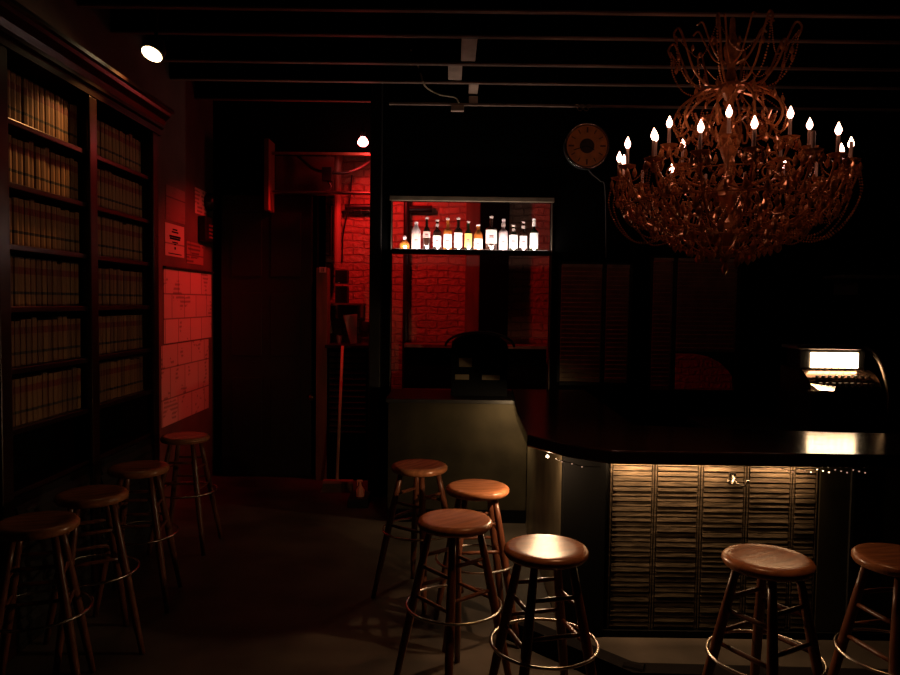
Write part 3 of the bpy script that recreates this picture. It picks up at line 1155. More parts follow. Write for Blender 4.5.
# foot rail round the base
bm = bmesh.new()
iA, iB, iC = on(516, 614, 0.1), on(634, 662, 0.1), on(900, 669, 0.1)
iC = (4.15, iB[1] + (iC[1]-iB[1])/(iC[0]-iB[0])*(4.15-iB[0]))
fA, fB, fC = (iA[0]-0.06, iA[1]-0.06), (iB[0]-0.03, iB[1]-0.09), (iC[0], iC[1]-0.09)
prism(bm, [fA, fB, iB, iA], 0.0, 0.1)
prism(bm, [(fB[0]+0.001, fB[1]), fC, iC, (iB[0]+0.001, iB[1])], 0.0, 0.098)
tube(bm, [(iB[0]-0.05, iB[1]-0.02, 0.075), (iB[0]+0.03, iB[1]-0.055, 0.075)], 0.042, 14)
tag(obj('foot_rail', bm, mat('black_rail_enamel', (0.006, 0.005, 0.005), 0.9, spec=0.05)), 'low black foot rail running along the foot of the bar', 'foot rail')

# strip lamps screwed under the bar top
WARM = (1.0, 0.60, 0.30)
for i, (x0, x1, y, pw, lab) in enumerate(((0.80, 1.43, 3.590, 1.0, 'thin warm strip lamp under the bar top over the left shutter panels'),
                                          (1.52, 1.80, 3.590, 0.40, 'short warm strip lamp under the bar top over the right shutter panels'))):
    t = thing('strip_lamp', lab, 'lamp', ((x0+x1)/2, y, ZB0))
    hw = (x1-x0)/2
    obj('batten', B(-hw, hw, -0.012, 0.012, -0.014, -0.0005, 0.002), M_BLACK, t)
    obj('diffuser', B(-hw+0.005, hw-0.005, -0.008, 0.008, -0.020, -0.0142, 0.002), emis('warm_tube', WARM, 4.0), t)
    area_light('strip_glow', ((x0+x1)/2, y, ZB0-0.022), ((x0+x1)/2, y+0.004, 0), (x1-x0), 0.016, E_BAR*pw*0.45, WARM, t)
    area_light('strip_glow', ((x0+x1)/2, y-0.012, ZB0-0.024), ((x0+x1)/2, y+0.024, ZB0-0.075), (x1-x0), 0.010, E_BAR*pw*1.3, WARM, t, math.radians(80))
t = thing('strip_lamp', 'short warm strip lamp under the far end of the bar top, lighting the olive wall', 'lamp', (0.52, 5.22, ZB0))
obj('batten', B(-0.04, 0.04, -0.05, 0.05, -0.014, -0.0005, 0.002), M_BLACK, t)
obj('diffuser', B(-0.035, 0.035, -0.045, 0.045, -0.020, -0.0142, 0.002), emis('warm_tube', WARM, 4.0), t)
area_light('strip_glow', (0.52, 5.22, ZB0-0.022), (0.44, 5.45, 0.5), 0.07, 0.09, 8.0, (1.0, 0.68, 0.36), t)
cb = at(547.5, 455.5, 3.46)
t = thing('bare_bulb', 'tiny bright bare bulb under the clipped corner of the bar top', 'lamp', (cb.x, cb.y, ZB0))
obj('socket', lathe(bmesh.new(), [(0, -0.03), (0.009, -0.03), (0.011, -0.0005), (0, -0.0005)], 12), M_BLACK, t)
bm = bmesh.new()
bmesh.ops.create_icosphere(bm, subdivisions=2, radius=0.007)
bmesh.ops.translate(bm, verts=bm.verts, vec=(0, 0, min(cb.z - ZB0, -0.041)))
obj('bulb', bm, emis('corner_bulb', (1.0, 0.70, 0.45), 20.0), t, True)
l = bpy.data.lights.new('bulb_glow', 'POINT')
l.energy = E_CORNER
l.color = (1.0, 0.62, 0.34)
l.shadow_soft_size = 0.01
o = bpy.data.objects.new('bulb_glow', l)
C.objects.link(o)
o.parent = t
o.location = (0, 0, min(cb.z - ZB0, -0.041) - 0.019)

# little fairy bulbs dangling under the edge
t = thing('fairy_lights', 'string of tiny warm bulbs tucked under the bar top edge', 'string lights', (0.55, 3.4, ZB0))
bm = bmesh.new()
wire = [at(556, 458, 3.40), at(559, 460, 3.38), at(562, 461, 3.36), at(572, 463, 3.36), at(582, 466, 3.36), at(600, 467, 3.36)]
wire = [Vector((p.x, p.y, min(p.z, ZB0-0.012))) for p in wire]
tube(bm, [p - t.location for p in spline(wire)], 0.002, 5)
obj('wire', bm, M_POLE, t)
bm = bmesh.new()
wire2 = [Vector((at(px, 467, 3.17).x, 3.16+0.0, ZB0-0.016-0.006*(i % 3))) for i, px in enumerate(range(780, 870, 6))]
tube(bm, [p - t.location for p in wire2], 0.002, 5)
obj('wire', bm, M_POLE, t)
M_FB = emis('fairy_bulb', (1.0, 0.66, 0.36), 5.0)
M_FD = emis('fairy_bulb_dim', (1.0, 0.55, 0.36), 0.6)
for i, p in enumerate([wire[2], wire[3], wire[4]] + wire2):
    bm = bmesh.new()
    r = 0.0035
    bmesh.ops.create_icosphere(bm, subdivisions=1, radius=r)
    bmesh.ops.translate(bm, verts=bm.verts, vec=p - t.location - Vector((0, 0, r)))
    obj('bulb', bm, M_FB if (i in (8, 9, 10, 11)) else M_FD, t, True)

# ================================================================== LOW BLACK CABINET BEHIND THE STOOLS
xa, xb = at(388, 450, 5.5).x, 0.595
ztop = at(450, 399, 5.5).z
t = thing('low_cabinet', 'low black counter under the bottle opening behind the stools', 'cabinet', (xa, 5.5, 0))
obj('cabinet_body', B(0, xb-xa, 0.0, 0.6, 0.0, ztop-0.03), mat('cabinet_side', (0.026, 0.021, 0.012), 0.7, spec=0.1, var=0.5, scale=3), t)
obj('cabinet_top', B(-0.02, xb-xa, -0.03, 0.62, ztop-0.03, ztop, 0.004), M_BLACK, t)
obj('toe_board', B(0.0, xb-xa-0.0, -0.006, -0.0005, 0.0, 0.1), M_VOID, t)
# arched black machine on it
pa, pb = at(451, 398, 5.7), at(507, 398, 5.7)
zt = at(480, 334, 5.7).z
o = thing('arched_cabinet', 'black cabinet with an arched top standing before the brick, left of centre', 'cabinet', ((pa.x+pb.x)/2, 5.7, ztop))
hw = (pb.x-pa.x)/2
hz = zt - ztop
arc = [(hw*math.cos(q), hz-0.1+0.1*math.sin(q)) for q in [PI*k/14 for k in range(15)]]
bm = prism_y(bmesh.new(), [(-hw, 0), (hw, 0)] + arc, 0.0, 0.3)
obj('cabinet_body', bm, M_VOID, o)
arc2 = [Vector(((hw+0.05)*math.cos(q), -0.01, hz-0.1+0.115*math.sin(q))) for q in [PI*k/14 for k in range(15)]]
obj('arch_rim', tube(bmesh.new(), arc2, 0.01, 8), M_BLACKG, o)
for bx in ((-hw+0.06, -hw+0.16, -0.008, 0.0, hz-0.26, hz-0.19), (hw-0.2, hw-0.06, -0.006, 0.0, hz-0.36, hz-0.32), (-hw+0.03, -hw+0.14, -0.006, 0.0, hz-0.36, hz-0.32)):
    obj('label_plate', B(*bx, 0.002), mat('dull_brass_plate', (0.10, 0.07, 0.02), 0.5), o)

# ================================================================== BOTTLE SHELF
ZS = at(470, 251, YF+0.02).z
bm = B(OX0+0.005, OX1-0.005, YF-0.06, YF+0.12, ZS-0.03, ZS, 0.003)
box(bm, OX0+0.005, OX1-0.005, YF-0.075, YF-0.06, ZS-0.035, ZS+0.004)
tag(obj('bottle_shelf', bm, M_BLACK), 'narrow dark shelf across the opening carrying the liquor bottles', 'shelf')

M_DKG = mat('dark_glass', (0.03, 0.012, 0.008), 0.08, spec=0.8)
M_AMB = mat('amber_glass', (0.55, 0.16, 0.03), 0.1, spec=0.8)
M_CLR = mat('frosted_glass', (0.75, 0.60, 0.62), 0.3, spec=0.6)
M_GRN = mat('green_black_glass', (0.02, 0.03, 0.012), 0.08, spec=0.8)
M_WLAB = mat('white_label', (0.85, 0.80, 0.78), 0.6)
M_YLAB = mat('yellow_label', (0.85, 0.62, 0.18), 0.6)
M_PLAB = mat('pink_label', (0.85, 0.55, 0.5), 0.6)
M_CAP = mat('pale_cap', (0.55, 0.42, 0.4), 0.4)
M_INK = mat('label_ink', (0.25, 0.10, 0.12), 0.6)


def ring_seg(bm, r, z0, z1, a0, a1, n=12, mi=0, th=0.0012):
    """curved label wrapped on the front of a bottle"""
    P = []
    for i in range(n+1):
        q = a0 + (a1-a0)*i/n
        P.append((math.cos(q), math.sin(q)))
    o = [[bm.verts.new((c*(r+th), s*(r+th), z)) for c, s in P] for z in (z0, z1)]
    inn = [[bm.verts.new((c*r, s*r, z)) for c, s in P] for z in (z0, z1)]
    for i in range(n):
        for f in ((o[0][i], o[0][i+1], o[1][i+1], o[1][i]), (inn[0][i], inn[0][i+1], inn[1][i+1], inn[1][i]),
                  (o[1][i], o[1][i+1], inn[1][i+1], inn[1][i]), (o[0][i], o[0][i+1], inn[0][i+1], inn[0][i])):
            bm.faces.new(f).material_index = mi
    for i in (0, n):
        bm.faces.new((o[0][i], o[1][i], inn[1][i], inn[0][i]))


YBOT = YF + 0.045
# px, top row, shape, glass, label material, (label bottom, label top) as share of height, extra
BOT = [
    (404.5, 236, 'decanter', M_AMB, None, None, M_CLR, 'squat amber decanter with a pale stopper, leftmost on the bottle shelf'),
    (416, 222, 'tall', M_CLR, M_PLAB, (0.08, 0.62), M_CLR, 'pale frosted bottle second from the left on the shelf'),
    (426.5, 217, 'slim', M_DKG, M_PLAB, (0.38, 0.56), M_CAP, 'dark slim bottle with a single pale band, third on the shelf'),
    (437, 219.5, 'std', M_DKG, M_WLAB, (0.12, 0.48), M_CAP, 'dark bottle with a white label and pale neck foil, fourth on the shelf'),
    (447.5, 218, 'std', M_AMB, M_WLAB, (0.10, 0.50), M_CAP, 'amber bottle with a pink-marked white label, fifth on the shelf'),
    (458, 217.5, 'std', M_DKG, M_WLAB, (0.10, 0.54), M_CAP, 'dark bottle with a tall plain white label, sixth on the shelf'),
    (468, 221, 'slim', M_GRN, M_YLAB, (0.12, 0.58), M_CAP, 'dark bottle with a yellow label, seventh on the shelf'),
    (478, 224.5, 'short', M_AMB, M_WLAB, (0.08, 0.46), M_WLAB, 'shorter bottle with an amber neck and white cap, eighth on the shelf'),
    (491, 216, 'wide', M_DKG, M_WLAB, (0.22, 0.60), M_CAP, 'widest dark bottle with a square white label marked in red'),
    (503, 219, 'std', M_CLR, M_WLAB, (0.14, 0.42), M_CLR, 'bottle with pale frosted shoulders, just right of the widest one'),
    (513, 225, 'short', M_GRN, M_WLAB, (0.12, 0.62), M_CAP, 'short dark bottle with an oval white label, third from the right end'),
    (523, 221.5, 'slim', M_DKG, M_WLAB, (0.12, 0.52), M_CAP, 'slim dark bottle with a rounded white label, second from the right end'),
    (533.5, 218.5, 'std', M_GRN, M_WLAB, (0.10, 0.56), M_WLAB, 'bottle with a white neck wrap, rightmost on the shelf'),
]
for i, (px, py, shp, gm, lm, lr, cm, lab) in enumerate(BOT):
    P = at(px, 250, YBOT)
    H = at(px, py, YBOT).z - ZS
    R = {'decanter': 0.042, 'tall': 0.040, 'slim': 0.034, 'std': 0.038, 'short': 0.039, 'wide': 0.051}[shp]
    t = thing('liquor_bottle' if i else 'glass_decanter', lab, 'bottle', (P.x, YBOT, ZS), 0, 'bottles on the lit shelf')
    if shp == 'decanter':
        prof = [(0, 0), (0.03, 0), (0.044, 0.02), (0.046, 0.045), (0.03, 0.075), (0.012, 0.085), (0.012, 0.09), (0, 0.09)]
        ch = [(0.010, 0.09), (0.016, 0.1), (0.018, 0.112), (0.011, 0.125), (0, 0.128)]
    elif shp == 'tall':
        prof = [(0, 0), (R*0.9, 0), (R, 0.006), (R, H*0.60), (R*0.93, H*0.70), (R*0.6, H*0.82), (0.016, H*0.90), (0.014, H*0.93), (0, H*0.93)]
        ch = [(0.016, H*0.92), (0.017, H), (0, H)]
    else:
        sh = {'std': (0.58, 0.70, 0.013), 'slim': (0.55, 0.72, 0.012), 'short': (0.60, 0.78, 0.014), 'wide': (0.60, 0.70, 0.014)}[shp]
        prof = [(0, 0), (R*0.9, 0), (R, 0.006), (R, H*sh[0]), (R*0.9, H*(sh[0]+0.05)), (R*0.5, H*(sh[1]-0.02)), (sh[2], H*sh[1]), (sh[2], H*0.94), (0, H*0.94)]
        ch = [(sh[2]+0.001, H*0.935), (sh[2]+0.003, H*0.945), (sh[2]+0.003, H*0.995), (sh[2]-0.002, H), (0, H)]
    body = obj('glass_body', lathe(bmesh.new(), prof, 24), gm, t, True, 50)
    obj('stopper', lathe(bmesh.new(), ch, 16), cm, t, True, 50)
    if lm:
        r = R
        bm = bmesh.new()
        z0, z1 = H*lr[0], H*lr[1]
        if shp in ('tall', 'wide'):
            z1 = min(z1, H*0.60)
        ring_seg(bm, r, z0, z1, -PI/2-1.15, -PI/2+1.15)
        L_ = obj('paper_label', bm, lm, t, True, 40)
        if px not in (458, 533.5):
            bm = bmesh.new()
            zz = z0 + (z1-z0)*0.55
            ring_seg(bm, r+0.0013, zz-0.008, zz+0.004, -PI/2-0.35, -PI/2+0.35, 6)
            ring_seg(bm, r+0.0013, zz-0.02, zz-0.014, -PI/2-0.5, -PI/2+0.5, 6)
            obj('print', bm, M_INK, L_)
    if px in (437, 503, 533.5, 523, 513):
        bm = bmesh.new()
        ring_seg(bm, 0.0145 if px != 503 else 0.0165, H*0.76, H*(0.86 if px != 533.5 else 0.92), -PI, 0)
        obj('neck_foil', bm, M_WLAB if px in (533.5,) else M_CAP, t, True, 40)

t = thing('shelf_light_string', 'row of tiny white bulbs at the feet of the liquor bottles', 'string lights', (OX0, YF-0.05, ZS))
bm = bmesh.new()
tube(bm, [(0.02, 0.0, 0.006), (OX1-OX0-0.02, 0.0, 0.006)], 0.003, 6)
obj('wire', bm, M_POLE, t)
M_SB = emis('shelf_bulb', (1.0, 0.86, 0.82), 9.0)
for (px, *_r) in BOT:
    P = at(px + 0.6, 249, YF-0.05)
    bm = bmesh.new()
    bmesh.ops.create_icosphere(bm, subdivisions=2, radius=0.0135)
    bmesh.ops.translate(bm, verts=bm.verts, vec=(P.x-OX0, 0, 0.022))
    obj('bulb', bm, M_SB, t, True)
area_light('shelf_glow', ((OX0+OX1)/2, YF-0.066, ZS+0.012), ((OX0+OX1)/2, YBOT, ZS+0.13), OX1-OX0-0.08, 0.012, E_SHELF, (1.0, 0.80, 0.68), t)

# ================================================================== WINDOWS WITH BLINDS
for n, (x0, x1, z0, z1, lab) in enumerate(((W1X0, W1X1, W1Z0, W1Z1, 'dim slatted blind in the narrower window, right of the bottle opening'),
                                           (W2X0, W2X1, W2Z0, W2Z1, 'dim slatted blind with a dark arched cut-out below it, under the chandelier'))):
    bm = bmesh.new()
    xm = x0 + (x1-x0)*(0.62 if n == 0 else 0.28)
    for (a0, a1, b0, b1) in ((x0, x0+0.03, z0, z1), (x1-0.03, x1, z0, z1), (x0, x1, z0, z0+0.03), (x0, x1, z1-0.03, z1), (xm-0.02, xm+0.02, z0, z1)):
        box(bm, a0, a1, YF+0.02, YF+0.07, b0, b1, 0, 0.003)
    struct('window_%d' % (n+1), bm, M_BLACK)
    o = thing('window_blind', lab, 'window blind', ((x0+x1)/2, YF+0.012, z0))
    zlow = 0.03 if n == 0 else at(700, 352, YF).z - z0
    for seg, (s0, s1, zl) in enumerate(((x0+0.032, xm-0.022, 0.035), (xm+0.022, x1-0.032, zlow if n else 0.035))):
        bm = bmesh.new()
        z = zl
        while z < z1-z0-0.05:
            prism_x(bm, [(0.014, z), (0.016, z+0.001), (0.001, z+0.034), (-0.001, z+0.033)], s0-(x0+x1)/2, s1-(x0+x1)/2)
            z += 0.038
        box(bm, s0-(x0+x1)/2, s1-(x0+x1)/2, -0.006, 0.018, z1-z0-0.045, z1-z0-0.02)
        obj('slats', bm, M_SLAT, o)
# arched board in the second window
x0, x1 = W2X0, W2X1
xm = x0 + (x1-x0)*0.28
za, zb = W2Z0+0.03, at(700, 352, YF).z
bm = bmesh.new()
ax0, ax1 = xm+0.02, at(738, 370, YF).x
N = 16
arcp = []
for k in range(N+1):
    q = PI/2*k/N
    arcp.append((ax0+0.12 + (ax1-ax0-0.12)*math.sin(q), za + (zb-0.015-za)*math.cos(q)))
prism_y(bm, [(ax0, zb-0.015)] + arcp + [(x1-0.03, za), (x1-0.03, zb+0.01), (ax0, zb+0.01)], YF+0.03, YF+0.05)
tag(obj('arched_board', bm, M_VOID), 'black board with a quarter-arch opening glowing dull red, under the second blind', 'board')

# faint shelf on the far right wall
pa = at(838, 275, 6.0)
bm = B(pa.x, XR-0.01, 5.9, YF-0.001, pa.z-0.03, pa.z, 0.003)
box(bm, pa.x+0.1, pa.x+0.14, 5.95, YF-0.001, pa.z-0.16, pa.z-0.03)
box(bm, XR-0.4, XR-0.36, 5.95, YF-0.001, pa.z-0.16, pa.z-0.03)
tag(obj('wall_shelf', bm, mat('grey_shelf', (0.08, 0.08, 0.07), 0.5)), 'faint grey shelf high on the dark wall at the far right', 'shelf')

# ================================================================== BACK BAR AND REGISTER
zr = 0.90
t = thing('back_bar_counter', 'black back counter behind the bar carrying the lit register', 'counter', (1.7, 4.45, 0))
obj('counter_body', B(0, 2.48, 0.03, 0.62, 0, zr-0.04), M_VOID, t)
obj('counter_top', B(-0.02, 2.49, 0.0, 0.66, zr-0.04, zr, 0.005), M_BLACK, t)

YR = 4.58
xa, xb = at(808, 380, YR).x, at(886, 380, YR).x
t = thing('cash_register', 'old dark cash register with a brilliantly lit top on the back counter', 'cash register', ((xa+xb)/2, YR, zr))
hw = (xb-xa)/2
zf = lambda py: at(840, py, YR).z - zr
z_case = zf(396)
# base with drawer
obj('drawer_base', B(-hw, hw, -0.06, 0.42, 0, 0.12, 0.006), M_BLACKG, t)
dr = obj('drawer', B(-hw+0.03, hw-0.03, -0.072, -0.058, 0.02, 0.10, 0.004), M_BLACK, t)
bm = bmesh.new()
for x in (-0.12, -0.085, -0.03, -0.01, 0.035, 0.06):
    box(bm, x, x+0.02, -0.076, -0.071, 0.052, 0.060)
obj('drawer_plate', bm, M_BRASS, dr)
# lower body, black
z1_ = z_case
obj('body', B(-hw+0.01, hw-0.01, -0.02, 0.42, 0.12, z1_, 0.006), M_BLACKG, t)
# curved key deck rising backwards
prof = []
for k in range(9):
    q = PI/2*k/8
    prof.append((-0.02 + 0.20*(1-math.cos(q)), z1_ + (zf(371)-z1_)*math.sin(q)))
prof += [(0.42, zf(371)), (0.42, z1_)]
obj('key_deck', prism_x(bmesh.new(), prof, -hw+0.015, hw-0.03), mat('nickel_deck', (0.30, 0.17, 0.11), 0.22, 0.9, var=0.4, scale=8), t, False)
# cheeks: quarter-round metal bands on both sides
for s in (1,):
    bm = bmesh.new()
    pts = []
    for k in range(13):
        q = PI/2*k/12
        pts.append((s*(hw+0.005), -0.04 + 0.30*(1-math.cos(q)), 0.12 + (zf(350)-0.12)*math.sin(q)))
    tube(bm, pts, 0.016, 8)
    obj('side_cheek', bm, mat('dull_nickel', (0.35, 0.28, 0.22), 0.3, 0.9), t, True)
# keys: rows of round caps
for r_, (yy, fz) in enumerate(((0.015, 0.35), (0.06, 0.62))):
    for k in range(9):
        x = -hw+0.08 + k*(2*hw-0.17)/8
        obj('key', lathe(bmesh.new(), [(0.005, 0), (0.005, 0.02), (0.013, 0.022), (0.013, 0.028), (0, 0.03)], 8, (x, yy-0.02, z1_+(zf(371)-z1_)*fz+0.0)),
            mat('ivory_keys', (0.12, 0.08, 0.06), 0.3), t)
# lit sign window on top
zd0, zd1 = zf(369.5), zf(354)
xd0, xd1 = at(812.5, 362, YR+0.1).x - (xa+xb)/2, at(859.5, 362, YR+0.1).x - (xa+xb)/2
obj('display_case', B(-hw+0.0, hw-0.06, 0.13, 0.30, zf(371), zf(350.5), 0.008), M_BLACKG, t)
bm = bmesh.new()
box(bm, xd0, xd1, 0.112, 0.13, zd0, zd1, 0, 0.003)
o = obj('lit_display', bm, emis('display_glow', (1.0, 0.66, 0.36), E_DISPLAY), t)
o['label'] = 'glowing white display'
bm = bmesh.new()
for k in range(1, 7):
    x = xd0 + (xd1-xd0)*k/7
    box(bm, x-0.0015, x+0.0015, 0.108, 0.1115, zd0, zd1-0.02)
box(bm, xd0, xd1, 0.106, 0.1115, zd0+0.018, zd0+0.022)
obj('display_bars', bm, M_BRASS, o)
bm = B(-hw-0.03, hw-0.10, 0.10, 0.32, zf(350.5), zf(347), 0.004)
obj('top_moulding', bm, mat('dusty_nickel', (0.35, 0.30, 0.28), 0.35, 0.8), t)
# tilted glossy receipt plate catching the glow
bm = bmesh.new()
q = [at(810, 383.5, YR-0.05), at(836, 386.5, YR-0.05), at(834, 391, YR-0.18), at(819, 390, YR-0.18)]
q = [p - Vector(((xa+xb)/2, YR, zr)) for p in q]
vs = [bm.verts.new(p) for p in q]
vs2 = [bm.verts.new(p + Vector((0, 0.002, -0.008))) for p in q]
bm.faces.new(vs)
bm.faces.new(vs2)
for k in range(4):
    bm.faces.new((vs[k], vs[(k+1) % 4], vs2[(k+1) % 4], vs2[k]))
box(bm, q[3].x, q[2].x, -0.12, -0.02, q[2].z-0.03, q[2].z-0.012)
obj('receipt_plate', bm, mat('bright_steel', (0.9, 0.85, 0.8), 0.22, 1.0), t)

# ================================================================== CLOCK
pc = at(587, 146, YF-0.06)
R = 0.178
t = thing('wall_clock', 'round wall clock with a dull orange face left of the chandelier', 'clock', pc)


def roty(bm):
    bmesh.ops.rotate(bm, verts=bm.verts, cent=(0, 0, 0), matrix=Matrix.Rotation(PI/2, 3, 'X'))
    return bm


M_FACE = mat('amber_face', (0.85, 0.32, 0.08), 0.5, var=0.2, scale=12)
obj('clock_case', roty(lathe(bmesh.new(), [(0, -0.059), (R+0.012, -0.059), (R+0.012, 0.0), (0, 0.0)], 48)), M_BLACK, t, True, 40)
obj('clock_face', roty(lathe(bmesh.new(), [(0, 0.0005), (R-0.008, 0.0005), (R-0.008, 0.006), (0, 0.006)], 48)), M_FACE, t)
bm = bmesh.new()
tube(bm, [((R+0.006)*math.cos(2*PI*k/64), -0.008, (R+0.006)*math.sin(2*PI*k/64)) for k in range(64)], 0.010, 8, closed=True)
obj('chrome_rim', bm, mat('chrome', (0.7, 0.65, 0.6), 0.08, 1.0), t, True)
obj('centre_disc', roty(lathe(bmesh.new(), [(0, 0.0065), (0.062, 0.0065), (0.060, 0.010), (0, 0.010)], 32)), mat('dark_disc', (0.06, 0.025, 0.012), 0.4), t)
bm = bmesh.new()
for k in range(12):
    q = 2*PI*k/12
    m0 = len(bm.verts)
    r = bmesh.ops.create_cube(bm, size=1, matrix=Matrix.Rotation(-q, 4, 'Y') @ Matrix.Translation((0, -0.0075, R-0.045)) @ Matrix.Diagonal((0.008 if k % 3 else 0.014, 0.002, 0.035 if k % 3 else 0.045, 1)))
obj('hour_marks', bm, mat('mark_brown', (0.16, 0.05, 0.02), 0.5), t)
for nm, q, L in (('hour_hand', 2.1, 0.07), ('minute_hand', 4.4, 0.12)):
    bm = bmesh.new()
    bmesh.ops.create_cube(bm, size=1, matrix=Matrix.Rotation(q, 4, 'Y') @ Matrix.Translation((0, -0.012, L/2)) @ Matrix.Diagonal((0.007, 0.002, L, 1)))
    obj(nm, bm, M_BLACK, t)
# cord from the clock
bm = bmesh.new()
tube(bm, spline([at(588, 169, YF-0.01), at(592, 174, YF-0.01), at(600, 181, YF-0.01), at(605, 190, YF-0.01), at(606, 258, YF-0.01)]), 0.004, 6)
tag(obj('clock_cord', bm, mat('grey_cord', (0.12, 0.11, 0.1), 0.5)), 'thin grey cord running down the dark wall from the clock', 'cord')
# small garland above the clock
bm = bmesh.new()
for k in range(5):
    p = at(577 + k*3, 106 + (k % 2)*3, YF-0.05)
    tube(bm, [Vector((p.x + 0.02*math.cos(q), p.y + 0.012*math.sin(q), p.z + 0.018*math.sin(q))) for q in [2*PI*j/12 for j in range(12)]], 0.003, 5, closed=True)
tag(obj('wire_loops', bm, M_BRASS), 'little tangle of brass wire loops above the clock', 'wire')

# ================================================================== CHANDELIER
YC = 4.5
cx = 1.688
CH = thing('chandelier', 'large crystal chandelier with glowing candle bulbs and a flared crown', 'chandelier', (cx, YC, 0))


def pol(r, deg, z):
    """deg 0 faces the camera, positive to the right"""
    a = math.radians(deg)
    return Vector((r*math.sin(a), -r*math.cos(a), z))


# central stem with vases
bm = bmesh.new()
lathe(bm, [(0, 1.93), (0.012, 1.95), (0.03, 1.98), (0.045, 2.01), (0.03, 2.04), (0.10, 2.07), (0.14, 2.11), (0.12, 2.15), (0.05, 2.19), (0.035, 2.24),
           (0.06, 2.30), (0.085, 2.35), (0.06, 2.41), (0.03, 2.46), (0.025, 2.55), (0.05, 2.62), (0.075, 2.70), (0.05, 2.78), (0.025, 2.84),
           (0.022, 2.92), (0.05, 2.97), (0.10, 3.0), (0.10, 3.02), (0.04, 3.05), (0.022, 3.12), (0.045, 3.2), (0.05, 3.25), (0.02, 3.33), (0.015, 3.42), (0, 3.43)], 12)
obj('stem', bm, M_CRYS, CH)
bm = bmesh.new()
for k in range(7):
    z = 3.425 + k*0.034
    tube(bm, [((0.012 if k % 2 else 0)*math.cos(q), (0 if k % 2 else 0.012)*math.cos(q), z + 0.02*math.sin(q)) for q in [2*PI*j/10 for j in range(10)]], 0.004, 5, closed=True)
obj('hanging_chain', bm, M_BRASS, CH)

CROFF = []


def candle_arm(deg, r, zc, r0, z0, zlow, lit=True):
    pts = spline([pol(r0, deg, z0), pol(r0+(r-r0)*0.28, deg, zlow), pol(r0+(r-r0)*0.62, deg, zlow+0.03), pol(r*0.90, deg, (zlow+zc)/2), pol(r, deg, zc)], 5)
    bm = bmesh.new()
    tube(bm, pts, [0.009 - 0.003*i/len(pts) for i in range(len(pts))], 6)
    # little scroll
    sc_ = [pol(r*0.72 + 0.05*math.cos(q)*(1-q/8), deg, (zlow+zc)/2+0.02 + 0.05*math.sin(q)*(1-q/8)) for q in [k*0.55 for k in range(11)]]
    tube(bm, sc_, 0.006, 5)
    arm = obj('arm', bm, M_CRYS, CH, False)
    c = pol(r, deg, zc)
    bm = bmesh.new()
    lathe(bm, [(0.006, -0.02), (0.018, -0.012), (0.045, 0.0), (0.055, 0.010), (0.05, 0.012), (0.018, 0.002), (0.014, 0.006), (0.014, 0.018), (0.012, 0.02)], 12, c)
    obj('drip_cup', bm, M_CRYS, arm)
    bm = bmesh.new()
    lathe(bm, [(0, 0.015), (0.0105, 0.015), (0.0105, 0.105), (0.007, 0.11), (0, 0.11)], 10, c)
    obj('candle_sleeve', bm, M_SLEEVE, arm, True, 40)
    if lit:
        bm = bmesh.new()
        lathe(bm, [(0.004, 0.108), (0.012, 0.118), (0.018, 0.132), (0.016, 0.146), (0.0085, 0.162), (0.003, 0.176), (0, 0.180)], 12, c)
        obj('bulb', bm, M_FLAME, arm, True)
    CROFF.append(c)


LOW = [-124, -115, -78, -57, -33, -10, 18, 35, 53, 71, 86, 107, 128, 150, 172, -167, -145]
UNLIT = (18, 53, 107, 150, 172, -145)
for dg in LOW:
    candle_arm(dg, 0.665, 2.495, 0.07, 2.12, 2.15, dg not in UNLIT)
UP = [-118, -69, -21, 25, 69, 115, 160, -160]
for dg in UP:
    candle_arm(dg, 0.442, 2.615, 0.05, 2.36, 2.39, dg not in (115,))

# crown on top: scrolls and bead strands
for k in range(8):
    dg = k*45 + 12
    bm = bmesh.new()
    tube(bm, spline([pol(0.08, dg, 3.01), pol(0.17, dg, 3.02), pol(0.25, dg, 3.10), pol(0.30, dg, 3.22), pol(0.35, dg, 3.33), pol(0.385, dg, 3.30), pol(0.37, dg, 3.25)], 5), 0.007, 6)
    tube(bm, spline([pol(0.03, dg, 3.15), pol(0.10, dg, 3.19), pol(0.16, dg, 3.30), pol(0.20, dg, 3.38), pol(0.235, dg, 3.36)], 5), 0.006, 6)
    obj('crown_scroll', bm, M_CRYS, CH, False)
    bm = bmesh.new()
    beads(bm, spline([pol(0.37, dg, 3.28), pol(0.355, dg, 3.15), pol(0.29, dg, 3.03), pol(0.20, dg, 2.985), pol(0.12, dg, 3.0)], 8), 0.0075)
    d2 = dg + 22.5
    beads(bm, spline([pol(0.37, dg, 3.28), pol(0.30, d2, 3.13), pol(0.37, dg+45, 3.28)], 10), 0.006)
    obj('bead_strand', bm, M_CRYS, CH)
# dome of scrolls under the crown
for k in range(10):
    dg = k*36 + 3
    bm = bmesh.new()
    tube(bm, spline([pol(0.10, dg, 2.99), pol(0.20, dg, 2.97), pol(0.29, dg, 2.90), pol(0.33, dg, 2.80), pol(0.29, dg, 2.73), pol(0.24, dg, 2.77), pol(0.26, dg, 2.83)], 5), 0.008, 6)
    tube(bm, spline([pol(0.05, dg+18, 2.80), pol(0.12, dg+18, 2.84), pol(0.20, dg+18, 2.80), pol(0.21, dg+18, 2.72), pol(0.16, dg+18, 2.70), pol(0.15, dg+18, 2.75)], 5), 0.007, 6)
    obj('dome_scroll', bm, M_CRYS, CH, False)
    bm = bmesh.new()
    beads(bm, spline([pol(0.12, dg+18, 2.99), pol(0.25, dg+18, 2.93), pol(0.33, dg+9, 2.82), pol(0.30, dg+18, 2.72), pol(0.33, dg+27, 2.80)], 8), 0.0075)
    obj('bead_strand', bm, M_CRYS, CH)

